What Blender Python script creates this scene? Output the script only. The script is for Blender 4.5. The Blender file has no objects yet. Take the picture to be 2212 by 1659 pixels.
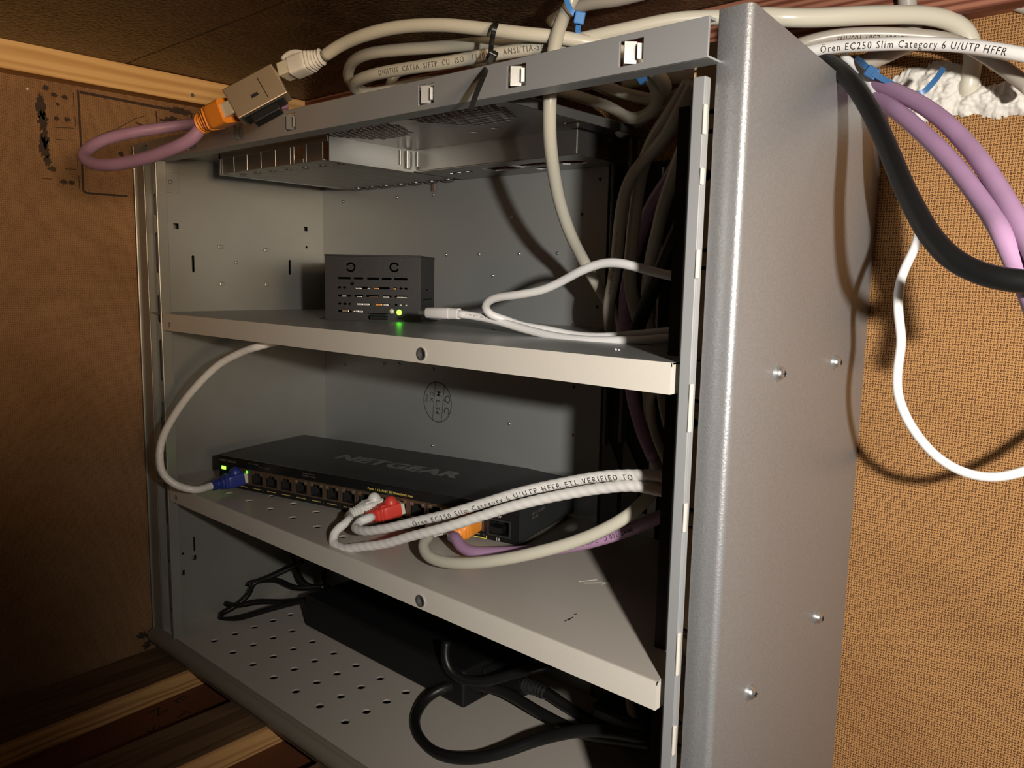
import bpy, bmesh, math, random
from mathutils import Vector, Matrix
from mathutils.geometry import delaunay_2d_cdt
random.seed(7)
S = 0.001                      # everything below is written in millimetres
COL = bpy.context.scene.collection
SC = bpy.context.scene
V = Vector

# ---------------------------------------------------------------- camera, light, exposure
CF, CP = 1711.73, V((656.16, -298.65, 320.02))
yaw, pitch, roll = -0.7276, -0.1335, 0.0194
fwd = V((math.sin(yaw)*math.cos(pitch), math.cos(yaw)*math.cos(pitch), math.sin(pitch)))
r0 = V((math.cos(yaw), -math.sin(yaw), 0)); u0 = r0.cross(fwd)
rgt = r0*math.cos(roll)+u0*math.sin(roll); upv = -r0*math.sin(roll)+u0*math.cos(roll)
cam = bpy.data.cameras.new('camera'); co = bpy.data.objects.new('camera', cam); COL.objects.link(co)
M = Matrix((rgt, upv, -fwd)).transposed().to_4x4(); M.translation = CP*S
co.matrix_world = M
cam.sensor_width = 36; cam.lens = CF/2212*36; cam.clip_start = 0.005; cam.clip_end = 20
SC.camera = co
SC.view_settings.view_transform = 'Standard'; SC.view_settings.look = 'None'
SC.view_settings.gamma = 1; SC.view_settings.use_curve_mapping = False
SC.view_settings.exposure = 0.0

w = bpy.data.worlds.new('world'); SC.world = w; w.use_nodes = True
w.node_tree.nodes['Background'].inputs[0].default_value = (1.0, 0.72, 0.45, 1)
w.node_tree.nodes['Background'].inputs[1].default_value = 0.06

def lamp(name, kind, loc, power, color, size, target=None, **k):
    l = bpy.data.lights.new(name, kind); l.energy = power; l.color = color
    if kind == 'AREA': l.shape = 'DISK'; l.size = size*S
    else: l.shadow_soft_size = size*S
    for a, b in k.items(): setattr(l, a, b)
    o = bpy.data.objects.new(name, l); COL.objects.link(o); o.location = V(loc)*S
    if target is not None:
        o.rotation_euler = (V(target)-V(loc)).to_track_quat('-Z', 'Y').to_euler()
    return o
lamp('hand_torch', 'SPOT', (808, -292, 356), 18.0, (1.0, 0.94, 0.86), 9, (524, 145, 215), spot_size=math.radians(88), spot_blend=1.0)
lamp('room_lamp', 'SPOT', (1300, -420, 400), 43.0, (1.0, 0.72, 0.45), 110, (-60, -40, 492), spot_size=math.radians(30), spot_blend=1.0)

def at(px, py, d=None, x=None, y=None, z=None):
    """the point of the room seen at a pixel of the photograph, at depth d or on a plane"""
    v = fwd + rgt*((px-1106)/CF) - upv*((py-829.5)/CF)
    if d is not None: return CP+v*d
    for i, c in enumerate((x, y, z)):
        if c is not None: return CP+v*((c-CP[i])/v[i])

# ---------------------------------------------------------------- materials
MATS = {}
def nodes(m): return m.node_tree.nodes, m.node_tree.links
def mat(name, col, rough=.5, metal=0, bump=0, bscale=800, bdist=.4, var=0, vscale=60, spec=.5, emit=None, estr=0, coat=0, dark=None, stretch=None):
    m = bpy.data.materials.new(name); m.use_nodes = True; n, l = nodes(m); b = n['Principled BSDF']
    b.inputs['Base Color'].default_value = (*col, 1); b.inputs['Roughness'].default_value = rough
    b.inputs['Metallic'].default_value = metal; b.inputs['Specular IOR Level'].default_value = spec
    b.inputs['Coat Weight'].default_value = coat
    if emit: b.inputs['Emission Color'].default_value = (*emit, 1); b.inputs['Emission Strength'].default_value = estr
    tc = n.new('ShaderNodeTexCoord'); src = tc.outputs['Object']
    if stretch:
        mp = n.new('ShaderNodeMapping'); mp.inputs['Scale'].default_value = stretch; l.new(src, mp.inputs[0]); src = mp.outputs[0]
    if bump:
        t = n.new('ShaderNodeTexNoise'); t.inputs['Scale'].default_value = bscale; t.inputs['Detail'].default_value = 3; l.new(src, t.inputs[0])
        bp = n.new('ShaderNodeBump'); bp.inputs['Strength'].default_value = bump; bp.inputs['Distance'].default_value = bdist*S
        l.new(t.outputs['Fac'], bp.inputs['Height']); l.new(bp.outputs[0], b.inputs['Normal'])
    if var:
        t = n.new('ShaderNodeTexNoise'); t.inputs['Scale'].default_value = vscale; t.inputs['Detail'].default_value = 4; l.new(src, t.inputs[0])
        r = n.new('ShaderNodeValToRGB'); r.color_ramp.elements[0].position = .35; r.color_ramp.elements[1].position = .68
        d = dark or tuple(c*(1-var) for c in col)
        r.color_ramp.elements[0].color = (*d, 1); r.color_ramp.elements[1].color = (*col, 1)
        l.new(t.outputs['Fac'], r.inputs[0]); l.new(r.outputs[0], b.inputs['Base Color'])
    MATS[name] = m; return m
def mth(n, l, op, a, b=None, c=None):
    m = n.new('ShaderNodeMath'); m.operation = op
    for i, v in enumerate((a, b, c)):
        if v is None: continue
        if isinstance(v, (int, float)): m.inputs[i].default_value = v
        else: l.new(v, m.inputs[i])
    return m.outputs[0]
def hardboard(name, ax, ay, light, darkc, contrast=1.0, pitch=1.25):
    m = mat(name, light, .75, spec=.25); n, l = nodes(m); b = n['Principled BSDF']
    tc = n.new('ShaderNodeTexCoord'); no = n.new('ShaderNodeTexNoise'); no.inputs['Scale'].default_value = 170; no.inputs['Detail'].default_value = 2
    l.new(tc.outputs['Object'], no.inputs[0])
    wob = n.new('ShaderNodeVectorMath'); wob.operation = 'SCALE'; l.new(no.outputs['Color'], wob.inputs[0]); wob.inputs[3].default_value = 0.0010
    ad = n.new('ShaderNodeVectorMath'); ad.operation = 'ADD'; l.new(tc.outputs['Object'], ad.inputs[0]); l.new(wob.outputs[0], ad.inputs[1])
    sp = n.new('ShaderNodeSeparateXYZ'); l.new(ad.outputs[0], sp.inputs[0])
    k = 1/(pitch*S)
    u = mth(n, l, 'MULTIPLY', sp.outputs[ax], k); v = mth(n, l, 'MULTIPLY', sp.outputs[ay], k)
    fu = mth(n, l, 'ABSOLUTE', mth(n, l, 'SUBTRACT', mth(n, l, 'FRACT', u), .5)); fv = mth(n, l, 'ABSOLUTE', mth(n, l, 'SUBTRACT', mth(n, l, 'FRACT', v), .5))
    par = mth(n, l, 'MULTIPLY', mth(n, l, 'FRACT', mth(n, l, 'MULTIPLY', mth(n, l, 'ADD', mth(n, l, 'FLOOR', u), mth(n, l, 'FLOOR', v)), .5)), 2)
    du = mth(n, l, 'SUBTRACT', 1, mth(n, l, 'MULTIPLY', fu, 3.2)); dv = mth(n, l, 'SUBTRACT', 1, mth(n, l, 'MULTIPLY', fv, 3.2))
    mx = n.new('ShaderNodeMix'); l.new(par, mx.inputs[0]); l.new(du, mx.inputs[2]); l.new(dv, mx.inputs[3])
    h = n.new('ShaderNodeClamp'); l.new(mx.outputs[0], h.inputs[0])
    n2 = n.new('ShaderNodeTexNoise'); n2.inputs['Scale'].default_value = 420; l.new(tc.outputs['Object'], n2.inputs[0])
    f = mth(n, l, 'MULTIPLY', mth(n, l, 'POWER', h.outputs[0], .8), mth(n, l, 'MULTIPLY', n2.outputs['Fac'], 1.7*contrast))
    cm = n.new('ShaderNodeMix'); cm.data_type = 'RGBA'; cm.clamp_factor = True; l.new(f, cm.inputs[0])
    cm.inputs[6].default_value = (*light, 1); cm.inputs[7].default_value = (*darkc, 1)
    n3 = n.new('ShaderNodeTexNoise'); n3.inputs['Scale'].default_value = 14; n3.inputs['Detail'].default_value = 5; l.new(tc.outputs['Object'], n3.inputs[0])
    c2 = n.new('ShaderNodeMix'); c2.data_type = 'RGBA'; c2.blend_type = 'MULTIPLY'; c2.inputs[0].default_value = .45
    rr = n.new('ShaderNodeValToRGB'); rr.color_ramp.elements[0].color = (.6, .55, .5, 1); rr.color_ramp.elements[0].position = .3; rr.color_ramp.elements[1].position = .6
    l.new(n3.outputs['Fac'], rr.inputs[0]); l.new(cm.outputs[2], c2.inputs[6]); l.new(rr.outputs[0], c2.inputs[7]); l.new(c2.outputs[2], b.inputs['Base Color'])
    bp = n.new('ShaderNodeBump'); bp.invert = True; bp.inputs['Strength'].default_value = .7*contrast; bp.inputs['Distance'].default_value = .0004
    l.new(h.outputs[0], bp.inputs['Height']); l.new(bp.outputs[0], b.inputs['Normal'])
    return m
def wood(name, light, darkc, axis=1, scale=90, rough=.6, dist=3.0, bump=.25):
    m = mat(name, light, rough, spec=.3); n, l = nodes(m); b = n['Principled BSDF']
    tc = n.new('ShaderNodeTexCoord'); mp = n.new('ShaderNodeMapping'); sc = [1, 1, 1]; sc[axis] = .06; mp.inputs['Scale'].default_value = sc
    l.new(tc.outputs['Object'], mp.inputs[0])
    t = n.new('ShaderNodeTexNoise'); t.inputs['Scale'].default_value = scale*2.2; t.inputs['Detail'].default_value = 6; t.inputs['Distortion'].default_value = .6; l.new(mp.outputs[0], t.inputs[0])
    wv = n.new('ShaderNodeTexWave'); wv.bands_direction = 'Z'; wv.inputs['Scale'].default_value = scale*.9; wv.inputs['Distortion'].default_value = dist; wv.inputs['Detail'].default_value = 2
    wv.inputs['Detail Scale'].default_value = 1.2; l.new(mp.outputs[0], wv.inputs[0])
    f = mth(n, l, 'ADD', mth(n, l, 'MULTIPLY', t.outputs['Fac'], .7), mth(n, l, 'MULTIPLY', wv.outputs['Fac'], .3))
    r = n.new('ShaderNodeValToRGB'); r.color_ramp.elements[0].position = .34; r.color_ramp.elements[1].position = .6
    r.color_ramp.elements[0].color = (*darkc, 1); r.color_ramp.elements[1].color = (*light, 1)
    l.new(f, r.inputs[0]); l.new(r.outputs[0], b.inputs['Base Color'])
    bp = n.new('ShaderNodeBump'); bp.inputs['Strength'].default_value = bump; bp.inputs['Distance'].default_value = .0004
    l.new(f, bp.inputs['Height']); l.new(bp.outputs[0], b.inputs['Normal'])
    return m

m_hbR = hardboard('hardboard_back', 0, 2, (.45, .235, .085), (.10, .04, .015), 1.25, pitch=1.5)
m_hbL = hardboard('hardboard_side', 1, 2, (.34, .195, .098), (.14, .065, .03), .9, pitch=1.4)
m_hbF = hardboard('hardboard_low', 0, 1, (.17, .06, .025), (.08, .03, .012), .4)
m_ceil = mat('fibre_ceiling', (.15, .085, .042), .32, bump=1.0, bscale=300, bdist=5.0, var=.5, vscale=40, spec=.5)
m_pine = wood('pine_batten', (.80, .52, .23), (.62, .36, .14), scale=45, dist=6)
m_slat = wood('slat_brown', (.17, .10, .05), (.11, .06, .03), rough=.75, bump=.6, scale=60, dist=14)
m_slatLit = wood('slat_lit_side', (.66, .37, .14), (.38, .19, .07), rough=.7, bump=.4, scale=60, dist=10)  # slat sides: lamp light put into the colour as a paler wood
m_red = wood('red_beam', (.36, .15, .09), (.15, .045, .025), axis=0, rough=.6, bump=.5)
m_redL = wood('pale_red_batten', (.42, .20, .13), (.30, .13, .08), axis=0, rough=.7)
m_ink = mat('black_ink', (.022, .017, .015), .8)
m_inkL = mat('faded_ink', (.055, .033, .022), .85, var=.3, vscale=300)
m_steel = mat('case_steel', (.34, .335, .305), .38, metal=.45, bump=.08, bscale=1500, var=.10, vscale=14)
m_steelB = mat('case_steel_back', (.35, .365, .36), .36, metal=.35, bump=.05, bscale=1500, var=.05, vscale=10)
m_rail = mat('rail_steel', (.41, .42, .43), .42, metal=.4, bump=.05, bscale=1500)
m_rec = mat('recess_metal', (.36, .355, .34), .33, metal=.92, bump=.1, bscale=900)
m_cream = mat('cream_powder_coat', (.64, .60, .53), .40, bump=.12, bscale=1300, var=.03, vscale=20)
m_floorP = mat('tray_paint', (.46, .42, .37), .36, bump=.1, bscale=1300, metal=.1)
m_silver = mat('silver_bezel', (.37, .37, .375), .42, metal=.55, bump=.38, bscale=1000, var=.12, vscale=900)
m_chrome = mat('chrome', (.75, .75, .75), .15, metal=1)
m_zinc = mat('zinc', (.62, .63, .62), .3, metal=.9)
m_beige = mat('beige_plastic', (.62, .46, .26), .5)
m_hole = mat('hole_dark', (.008, .007, .006), .8)
m_darkfr = mat('dark_cage_metal', (.10, .10, .095), .5, metal=.3)
m_ivory = mat('ivory_jacket', (.62, .585, .48), .28, bump=.05, bscale=500, spec=.5)
m_grey = mat('grey_jacket', (.50, .475, .39), .25, bump=.05, bscale=500)
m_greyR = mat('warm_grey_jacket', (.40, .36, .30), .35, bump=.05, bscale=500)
m_white = mat('white_jacket', (.70, .69, .68), .3, bump=.04, bscale=600)
m_slim = mat('slim_white_jacket', (.74, .72, .69), .35, bump=.05, bscale=400)
m_purple = mat('purple_jacket', (.39, .23, .37), .33, bump=.05, bscale=300, var=.12, vscale=60)
m_black = mat('black_rubber', (.007, .007, .007), .38, spec=.35, bump=.04, bscale=500)
m_brick = mat('brick_black', (.006, .006, .0065), .5, spec=.3)
m_orange = mat('orange_boot', (.78, .26, .03), .4)
m_redB = mat('red_boot', (.62, .05, .035), .4)
m_blueB = mat('blue_boot', (.02, .035, .22), .4)
m_whiteB = mat('white_boot', (.68, .67, .63), .4)
m_clear = mat('clear_plug', (.6, .56, .45), .2, spec=.6)
m_gold = mat('brass', (.75, .55, .25), .3, metal=.9)
m_coup = mat('coupler_metal', (.58, .46, .32), .36, metal=.85)
m_tieB = mat('black_tie', (.012, .012, .012), .3)
m_tieU = mat('blue_tie', (.06, .24, .62), .35)
m_boxblk = mat('pi_case_black', (.040, .038, .038), .42, metal=.4, bump=.35, bscale=2200)
m_swtop = mat('switch_top_grey', (.034, .036, .037), .42, metal=.3, bump=.1, bscale=2000)
m_swblk = mat('switch_face_black', (.010, .010, .010), .25)
m_swlogo = mat('switch_logo', (.17, .175, .175), .4)
m_port = mat('port_frame_metal', (.17, .115, .075), .35, metal=.6)
m_yel = mat('yellow_print', (.75, .62, .12), .5)
m_yel2 = mat('dull_yellow_print', (.42, .34, .12), .5)
m_whitep = mat('white_print', (.65, .65, .63), .5)
m_greyp = mat('grey_print', (.16, .13, .11), .5)
m_green = mat('green_led', (.05, .8, .05), .4, emit=(.12, 1.0, .02), estr=9)
m_greend = mat('green_led_dim', (.05, .4, .05), .4, emit=(.10, 1.0, .02), estr=2)
m_led = mat('clear_led', (.75, .72, .5), .3)
m_pcb = mat('circuit_board', (.02, .08, .04), .5)
m_comp = mat('board_components', (.75, .74, .70), .3, metal=.3)
m_cop = mat('copper_parts', (.85, .38, .12), .35, metal=.3)
m_plaster = mat('white_plaster', (.66, .63, .57), .7, bump=1.0, bscale=160)
m_conduit = mat('grey_conduit', (.42, .39, .34), .35)
m_ygr = mat('green_yellow_wire', (.30, .42, .08), .4)

# ---------------------------------------------------------------- mesh helpers
class MB:
    def __init__(s): s.v = []; s.f = []
    def add(s, vs, fs):
        o = len(s.v); s.v += [V(a) for a in vs]; s.f += [tuple(i+o for i in f) for f in fs]; return s
    def box(s, x0, x1, y0, y1, z0, z1, T=None):
        vs = [V((x, y, z)) for z in (z0, z1) for y in (y0, y1) for x in (x0, x1)]
        if T is not None: vs = [T@a for a in vs]
        return s.add(vs, [(0, 2, 3, 1), (4, 5, 7, 6), (0, 1, 5, 4), (2, 6, 7, 3), (0, 4, 6, 2), (1, 3, 7, 5)])
    def cyl(s, p0, p1, r, n=16, r1=None):
        p0, p1 = V(p0), V(p1); a = (p1-p0).normalized(); e = a.orthogonal().normalized(); g = a.cross(e); r1 = r if r1 is None else r1
        vs = []
        for p, q in ((p0, r), (p1, r1)):
            vs += [p+(e*math.cos(2*math.pi*i/n)+g*math.sin(2*math.pi*i/n))*q for i in range(n)]
        fs = [(i, (i+1) % n, n+(i+1) % n, n+i) for i in range(n)]+[tuple(range(n))[::-1], tuple(range(n, 2*n))]
        return s.add(vs, fs)
    def dome(s, p, a, r, h, n=12, k=4):
        p, a = V(p), V(a).normalized(); e = a.orthogonal().normalized(); g = a.cross(e); vs = []; fs = []
        for j in range(k):
            t = math.pi/2*j/k
            vs += [p+a*h*math.sin(t)+(e*math.cos(2*math.pi*i/n)+g*math.sin(2*math.pi*i/n))*r*math.cos(t) for i in range(n)]
        vs.append(p+a*h)
        for j in range(k-1): fs += [(j*n+i, j*n+(i+1) % n, (j+1)*n+(i+1) % n, (j+1)*n+i) for i in range(n)]
        fs += [((k-1)*n+i, (k-1)*n+(i+1) % n, k*n) for i in range(n)]; fs.append(tuple(range(n))[::-1])
        return s.add(vs, fs)
    def ring(s, p, a, r, ri, h, n=24):
        p, a = V(p), V(a).normalized(); e = a.orthogonal().normalized(); g = a.cross(e); vs = []
        for (q, z) in ((ri, 0), (r, 0), (r, h), (ri, h)):
            vs += [p+a*z+(e*math.cos(2*math.pi*i/n)+g*math.sin(2*math.pi*i/n))*q for i in range(n)]
        fs = []
        for j in range(4):
            k = (j+1) % 4; fs += [(j*n+i, j*n+(i+1) % n, k*n+(i+1) % n, k*n+i) for i in range(n)]
        return s.add(vs, fs)
    def sheet(s, outline, holes, t, T):
        """flat sheet in the local xy plane with real holes, thickness t along local z, placed by matrix T"""
        pts = []; edges = []
        for loop in [outline]+holes:
            o = len(pts); k = len(loop); pts += [V((a[0], a[1])) for a in loop]; edges += [(o+i, o+(i+1) % k) for i in range(k)]
        vo, _, fo, *_r = delaunay_2d_cdt(pts, edges, [], 0, 1e-4)
        hb = [(min(a[0] for a in h), max(a[0] for a in h), min(a[1] for a in h), max(a[1] for a in h), h) for h in holes]
        def inp(c, L):
            r = False; j = len(L)-1
            for i in range(len(L)):
                if (L[i][1] > c[1]) != (L[j][1] > c[1]) and c[0] < (L[j][0]-L[i][0])*(c[1]-L[i][1])/(L[j][1]-L[i][1])+L[i][0]: r = not r
                j = i
            return r
        keep = []
        for f in fo:
            c = (sum(vo[i][0] for i in f)/3, sum(vo[i][1] for i in f)/3)
            if not inp(c, outline): continue
            if any(b[0] < c[0] < b[1] and b[2] < c[1] < b[3] and inp(c, b[4]) for b in hb): continue
            keep.append(tuple(f))
        cnt = {}
        for f in keep:
            for i in range(3):
                e = (f[i], f[(i+1) % 3]); cnt[e] = 1
        n = len(vo); vs = [T@V((a[0], a[1], 0)) for a in vo]+[T@V((a[0], a[1], t)) for a in vo]
        fs = [f[::-1] for f in keep]+[tuple(i+n for i in f) for f in keep]
        fs += [(a, b, b+n, a+n) for (a, b) in cnt if (b, a) not in cnt]
        return s.add(vs, fs)
def circ(x, y, r, n=16, ph=0): return [(x+r*math.cos(2*math.pi*i/n+ph), y+r*math.sin(2*math.pi*i/n+ph)) for i in range(n)]
def rect(x0, x1, y0, y1): return [(x0, y0), (x1, y0), (x1, y1), (x0, y1)]
def slot(x0, x1, y0, y1, n=5):
    w_, h_ = x1-x0, y1-y0; r = min(w_, h_)/2; o = []
    if w_ >= h_:
        o += [(x1-r+r*math.sin(math.pi*i/n), y0+r-r*math.cos(math.pi*i/n)) for i in range(n+1)]
        o += [(x0+r-r*math.sin(math.pi*i/n), y0+r+r*math.cos(math.pi*i/n)) for i in range(n+1)]
    else:
        o += [(x0+r+r*math.cos(math.pi*i/n), y1-r+r*math.sin(math.pi*i/n)) for i in range(n+1)]
        o += [(x0+r-r*math.cos(math.pi*i/n), y0+r-r*math.sin(math.pi*i/n)) for i in range(n+1)]
    q = []
    for p in o:
        if not q or (abs(p[0]-q[-1][0])+abs(p[1]-q[-1][1])) > 1e-3: q.append(p)
    if abs(q[0][0]-q[-1][0])+abs(q[0][1]-q[-1][1]) < 1e-3: q.pop()
    return q
def XY(z): return Matrix.Translation((0, 0, z))                                  # local xy -> world xy, thickness up
def XZ(y): return Matrix(((1, 0, 0, 0), (0, 0, 1, y), (0, 1, 0, 0), (0, 0, 0, 1)))   # local xy -> world xz, thickness +y
def YZ(x): return Matrix(((0, 0, 1, x), (1, 0, 0, 0), (0, 1, 0, 0), (0, 0, 0, 1)))   # local xy -> world yz, thickness +x

def tag(o, label=None, cat=None, group=None, kind=None):
    for k, v in (('label', label), ('category', cat), ('group', group), ('kind', kind)):
        if v: o[k] = v
    return o
ROOT = {}
def thing(name, label, cat, loc=(0, 0, 0), rotz=0, group=None, M4=None):
    o = bpy.data.objects.new(name, None); COL.objects.link(o); o.empty_display_size = .01
    m = M4 if M4 is not None else Matrix.Translation(V(loc))@Matrix.Rotation(rotz, 4, 'Z')
    ms = m.copy(); ms.translation = m.translation*S; o.matrix_world = ms
    ROOT[o.name] = m; return tag(o, label, cat, group)
def obj(name, mb, material, parent=None, smooth=False, bevel=0, local=False, seg=2, label=None, kind=None):
    """one mesh object from a builder whose points are in mm, world (or the parent's own frame when local)"""
    if parent is not None:
        m = ROOT[parent.name]; vs = mb.v if local else [m.inverted()@a for a in mb.v]
        org = V((0, 0, 0))
        if len(vs):
            org = V((sum(a.x for a in vs)/len(vs), sum(a.y for a in vs)/len(vs), min(a.z for a in vs)))
    else:
        vs = mb.v; m = Matrix.Identity(4)
        org = V(((min(a.x for a in vs)+max(a.x for a in vs))/2, (min(a.y for a in vs)+max(a.y for a in vs))/2, min(a.z for a in vs)))
    me = bpy.data.meshes.new(name); me.from_pydata([(a-org)*S for a in vs], [], mb.f); me.validate(); me.update()
    bm = bmesh.new(); bm.from_mesh(me); bmesh.ops.recalc_face_normals(bm, faces=bm.faces); bm.to_mesh(me); bm.free()
    for ml in (material if isinstance(material, (list, tuple)) else [material]): me.materials.append(ml)
    if smooth:
        for p in me.polygons: p.use_smooth = True
        if smooth == 'auto':
            try: me.set_sharp_from_angle(angle=math.radians(40))
            except Exception: pass
    o = bpy.data.objects.new(name, me); COL.objects.link(o); o.location = org*S
    if parent is not None: o.parent = parent
    ROOT[o.name] = (m if parent is not None else Matrix.Identity(4))@Matrix.Translation(org)
    if bevel:
        b = o.modifiers.new('edge', 'BEVEL'); b.width = bevel*S; b.segments = seg; b.limit_method = 'ANGLE'; b.angle_limit = math.radians(40)
        b.harden_normals = False
    if label: o['label'] = label
    if kind: o['kind'] = kind
    return o
def struct(name, mb, material, parent=None, **k): return obj(name, mb, material, parent, kind='structure' if parent is None else None, **k)
def textmb(s_, size, T, sx=1.0, shear=0, align='LEFT', spacing=1.0, bold=0, thick=0):
    """flat lettering, height about `size` mm, laid out by T (local x right, y up)"""
    c = bpy.data.curves.new('t', 'FONT'); c.body = s_; c.size = 1; c.align_x = align; c.space_character = spacing; c.offset = bold; c.resolution_u = 2
    o = bpy.data.objects.new('t', c); COL.objects.link(o); dg = bpy.context.evaluated_depsgraph_get(); dg.update()
    me = bpy.data.meshes.new_from_object(o.evaluated_get(dg)); k = size/.7
    vs = [V((a.co.x*k*sx+a.co.y*k*shear, a.co.y*k, 0)) for a in me.vertices]; fs = [tuple(p.vertices) for p in me.polygons]
    if callable(T):
        bm = bmesh.new(); bm.from_mesh(me); bmesh.ops.triangulate(bm, faces=bm.faces)
        for _ in range(3): bmesh.ops.subdivide_edges(bm, edges=[e for e in bm.edges if e.calc_length() > .16], cuts=1)
        bmesh.ops.triangulate(bm, faces=bm.faces); bm.to_mesh(me); bm.free()
        vs = [V((a.co.x*k*sx+a.co.y*k*shear, a.co.y*k, 0)) for a in me.vertices]; fs = [tuple(p.vertices) for p in me.polygons]
    bpy.data.objects.remove(o); bpy.data.curves.remove(c); bpy.data.meshes.remove(me)
    mb = MB(); mb.add([T(a) if callable(T) else T@a for a in vs], fs); return mb

# ---------------------------------------------------------------- cable helpers
def smooth_path(P, step=2.5):
    P = [V(p) for p in P]; Q = [P[0]*2-P[1]]+P+[P[-1]*2-P[-2]]; out = []
    for i in range(1, len(Q)-2):
        a, b, c, d = Q[i-1:i+3]
        t0 = 0; t1 = t0+max((b-a).length, 1e-3)**.5; t2 = t1+max((c-b).length, 1e-3)**.5; t3 = t2+max((d-c).length, 1e-3)**.5
        k = max(2, int((c-b).length/step))
        for j in range(k):
            t = t1+(t2-t1)*j/k
            A1 = a*((t1-t)/(t1-t0))+b*((t-t0)/(t1-t0)); A2 = b*((t2-t)/(t2-t1))+c*((t-t1)/(t2-t1)); A3 = c*((t3-t)/(t3-t2))+d*((t-t2)/(t3-t2))
            B1 = A1*((t2-t)/(t2-t0))+A2*((t-t0)/(t2-t0)); B2 = A2*((t3-t)/(t3-t1))+A3*((t-t1)/(t3-t1))
            out.append(B1*((t2-t)/(t2-t1))+B2*((t-t1)/(t2-t1)))
    out.append(P[-1])
    for _ in range(3): out = [out[0]]+[(out[i-1]+out[i]*2+out[i+1])/4 for i in range(1, len(out)-1)]+[out[-1]]
    return out
def tube(path, r, n=14, twist=0, amp=0, mb=None):
    mb = mb or MB(); path = [V(p) for p in path]; T = []
    for i in range(len(path)):
        T.append((path[min(i+1, len(path)-1)]-path[max(i-1, 0)]).normalized())
    e = T[0].orthogonal().normalized(); vs = []; s_ = 0
    for i, p in enumerate(path):
        if i: s_ += (p-path[i-1]).length
        e = (e-T[i]*e.dot(T[i])).normalized(); g = T[i].cross(e)
        for k in range(n):
            th = 2*math.pi*k/n; rr = r*(1+amp*math.cos(2*(th-twist*s_))) if amp else r
            vs.append(p+(e*math.cos(th)+g*math.sin(th))*rr)
    m = len(path); fs = [(i*n+k, i*n+(k+1) % n, (i+1)*n+(k+1) % n, (i+1)*n+k) for i in range(m-1) for k in range(n)]
    fs += [tuple(range(n))[::-1], tuple((m-1)*n+k for k in range(n))]
    return mb.add(vs, fs)
def path_at(path, s_):
    acc = 0
    for i in range(1, len(path)):
        d = (path[i]-path[i-1]).length
        if acc+d >= s_ or i == len(path)-1:
            t = (s_-acc)/max(d, 1e-6); return path[i-1].lerp(path[i], t), (path[i]-path[i-1]).normalized()
        acc += d
def lettering(s_, path, start, size, r, roll=0.0, sx=.75, viewer=CP, spacing=1.15):
    """print that wraps round a cable, turned to one side of it"""
    def T(a):
        p, t = path_at(path, start+a.x); d = (viewer-p); n0 = (d-t*d.dot(t)).normalized(); b = n0.cross(t)
        th = (a.y-size/2)/r+roll
        return p+(n0*math.cos(th)+b*math.sin(th))*(r+.10)
    return textmb(s_, size, T, sx=sx, spacing=spacing)
def plug_boot(parent, p, D, U, material, length=24, w0=12.5, h0=11, r1=4.0, ball=True, plug=9, ribs=5, latch=True):
    """RJ45 boot: leaves the socket at p along D, latch side U; a square front that tapers to a ribbed round tail"""
    D = V(D).normalized(); U = (V(U)-D*V(U).dot(D)).normalized(); R_ = D.cross(U); p = V(p)
    if plug: obj('plug', MB().box(-5.8, 5.8, -4, 4, -1, plug+1, T=Matrix.Translation(p)@Matrix((R_, U, D)).transposed().to_4x4()), m_clear, parent, bevel=.6)
    prof = []; N = 30
    for i in range(N+1):
        t = i/N; k = min(1, max(0, (t-.38)/.5)); k = k*k*(3-2*k)
        w_ = (w0/2)*(1-k)+r1*k; h_ = (h0/2)*(1-k)+r1*k; sq = 6*(1-k)+2*k
        if t > .5:
            rib = .45*(1 if (int((t-.5)*2*ribs*2) % 2) else -1); w_ += rib; h_ += rib
        prof.append((plug+t*length, w_, h_, sq))
    n = 24; vs = []
    for (z, w_, h_, sq) in prof:
        for k in range(n):
            th = 2*math.pi*k/n; c, s_ = math.cos(th), math.sin(th)
            vs.append(p+D*z+R_*w_*math.copysign(abs(c)**(2/sq), c)+U*h_*math.copysign(abs(s_)**(2/sq), s_))
    fs = [(i*n+k, i*n+(k+1) % n, (i+1)*n+(k+1) % n, (i+1)*n+k) for i in range(N) for k in range(n)]+[tuple(range(n))[::-1], tuple(N*n+k for k in range(n))]
    mb = MB().add(vs, fs); bo = obj('boot', mb, material, parent, smooth='auto')
    if ball: obj('latch_cover', MB().dome(p+D*(plug+5)+U*h0*.42, U, 5.0, 6.0, 16, 6).box(-3.2, 3.2, 4.6, 6.3, plug+3, plug+14, T=Matrix.Translation(p)@Matrix((R_, U, D)).transposed().to_4x4()), material, bo, smooth='auto')
    return p+D*(plug+length-3)
def cable(name, label, cat, P, r, material, twist=0, amp=0, step=2.5, group=None, n=14, loc=None):
    path = smooth_path(P, step); mid = path[len(path)//2]
    root = thing(name, label, cat, (mid.x, mid.y, min(p.z for p in path)-r), group=group)
    obj('jacket', tube(path, r, n, twist, amp), material, root, smooth=True)
    return root, path
def D(*a): return [at(q[0], q[1], d=q[2]) for q in a]

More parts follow.
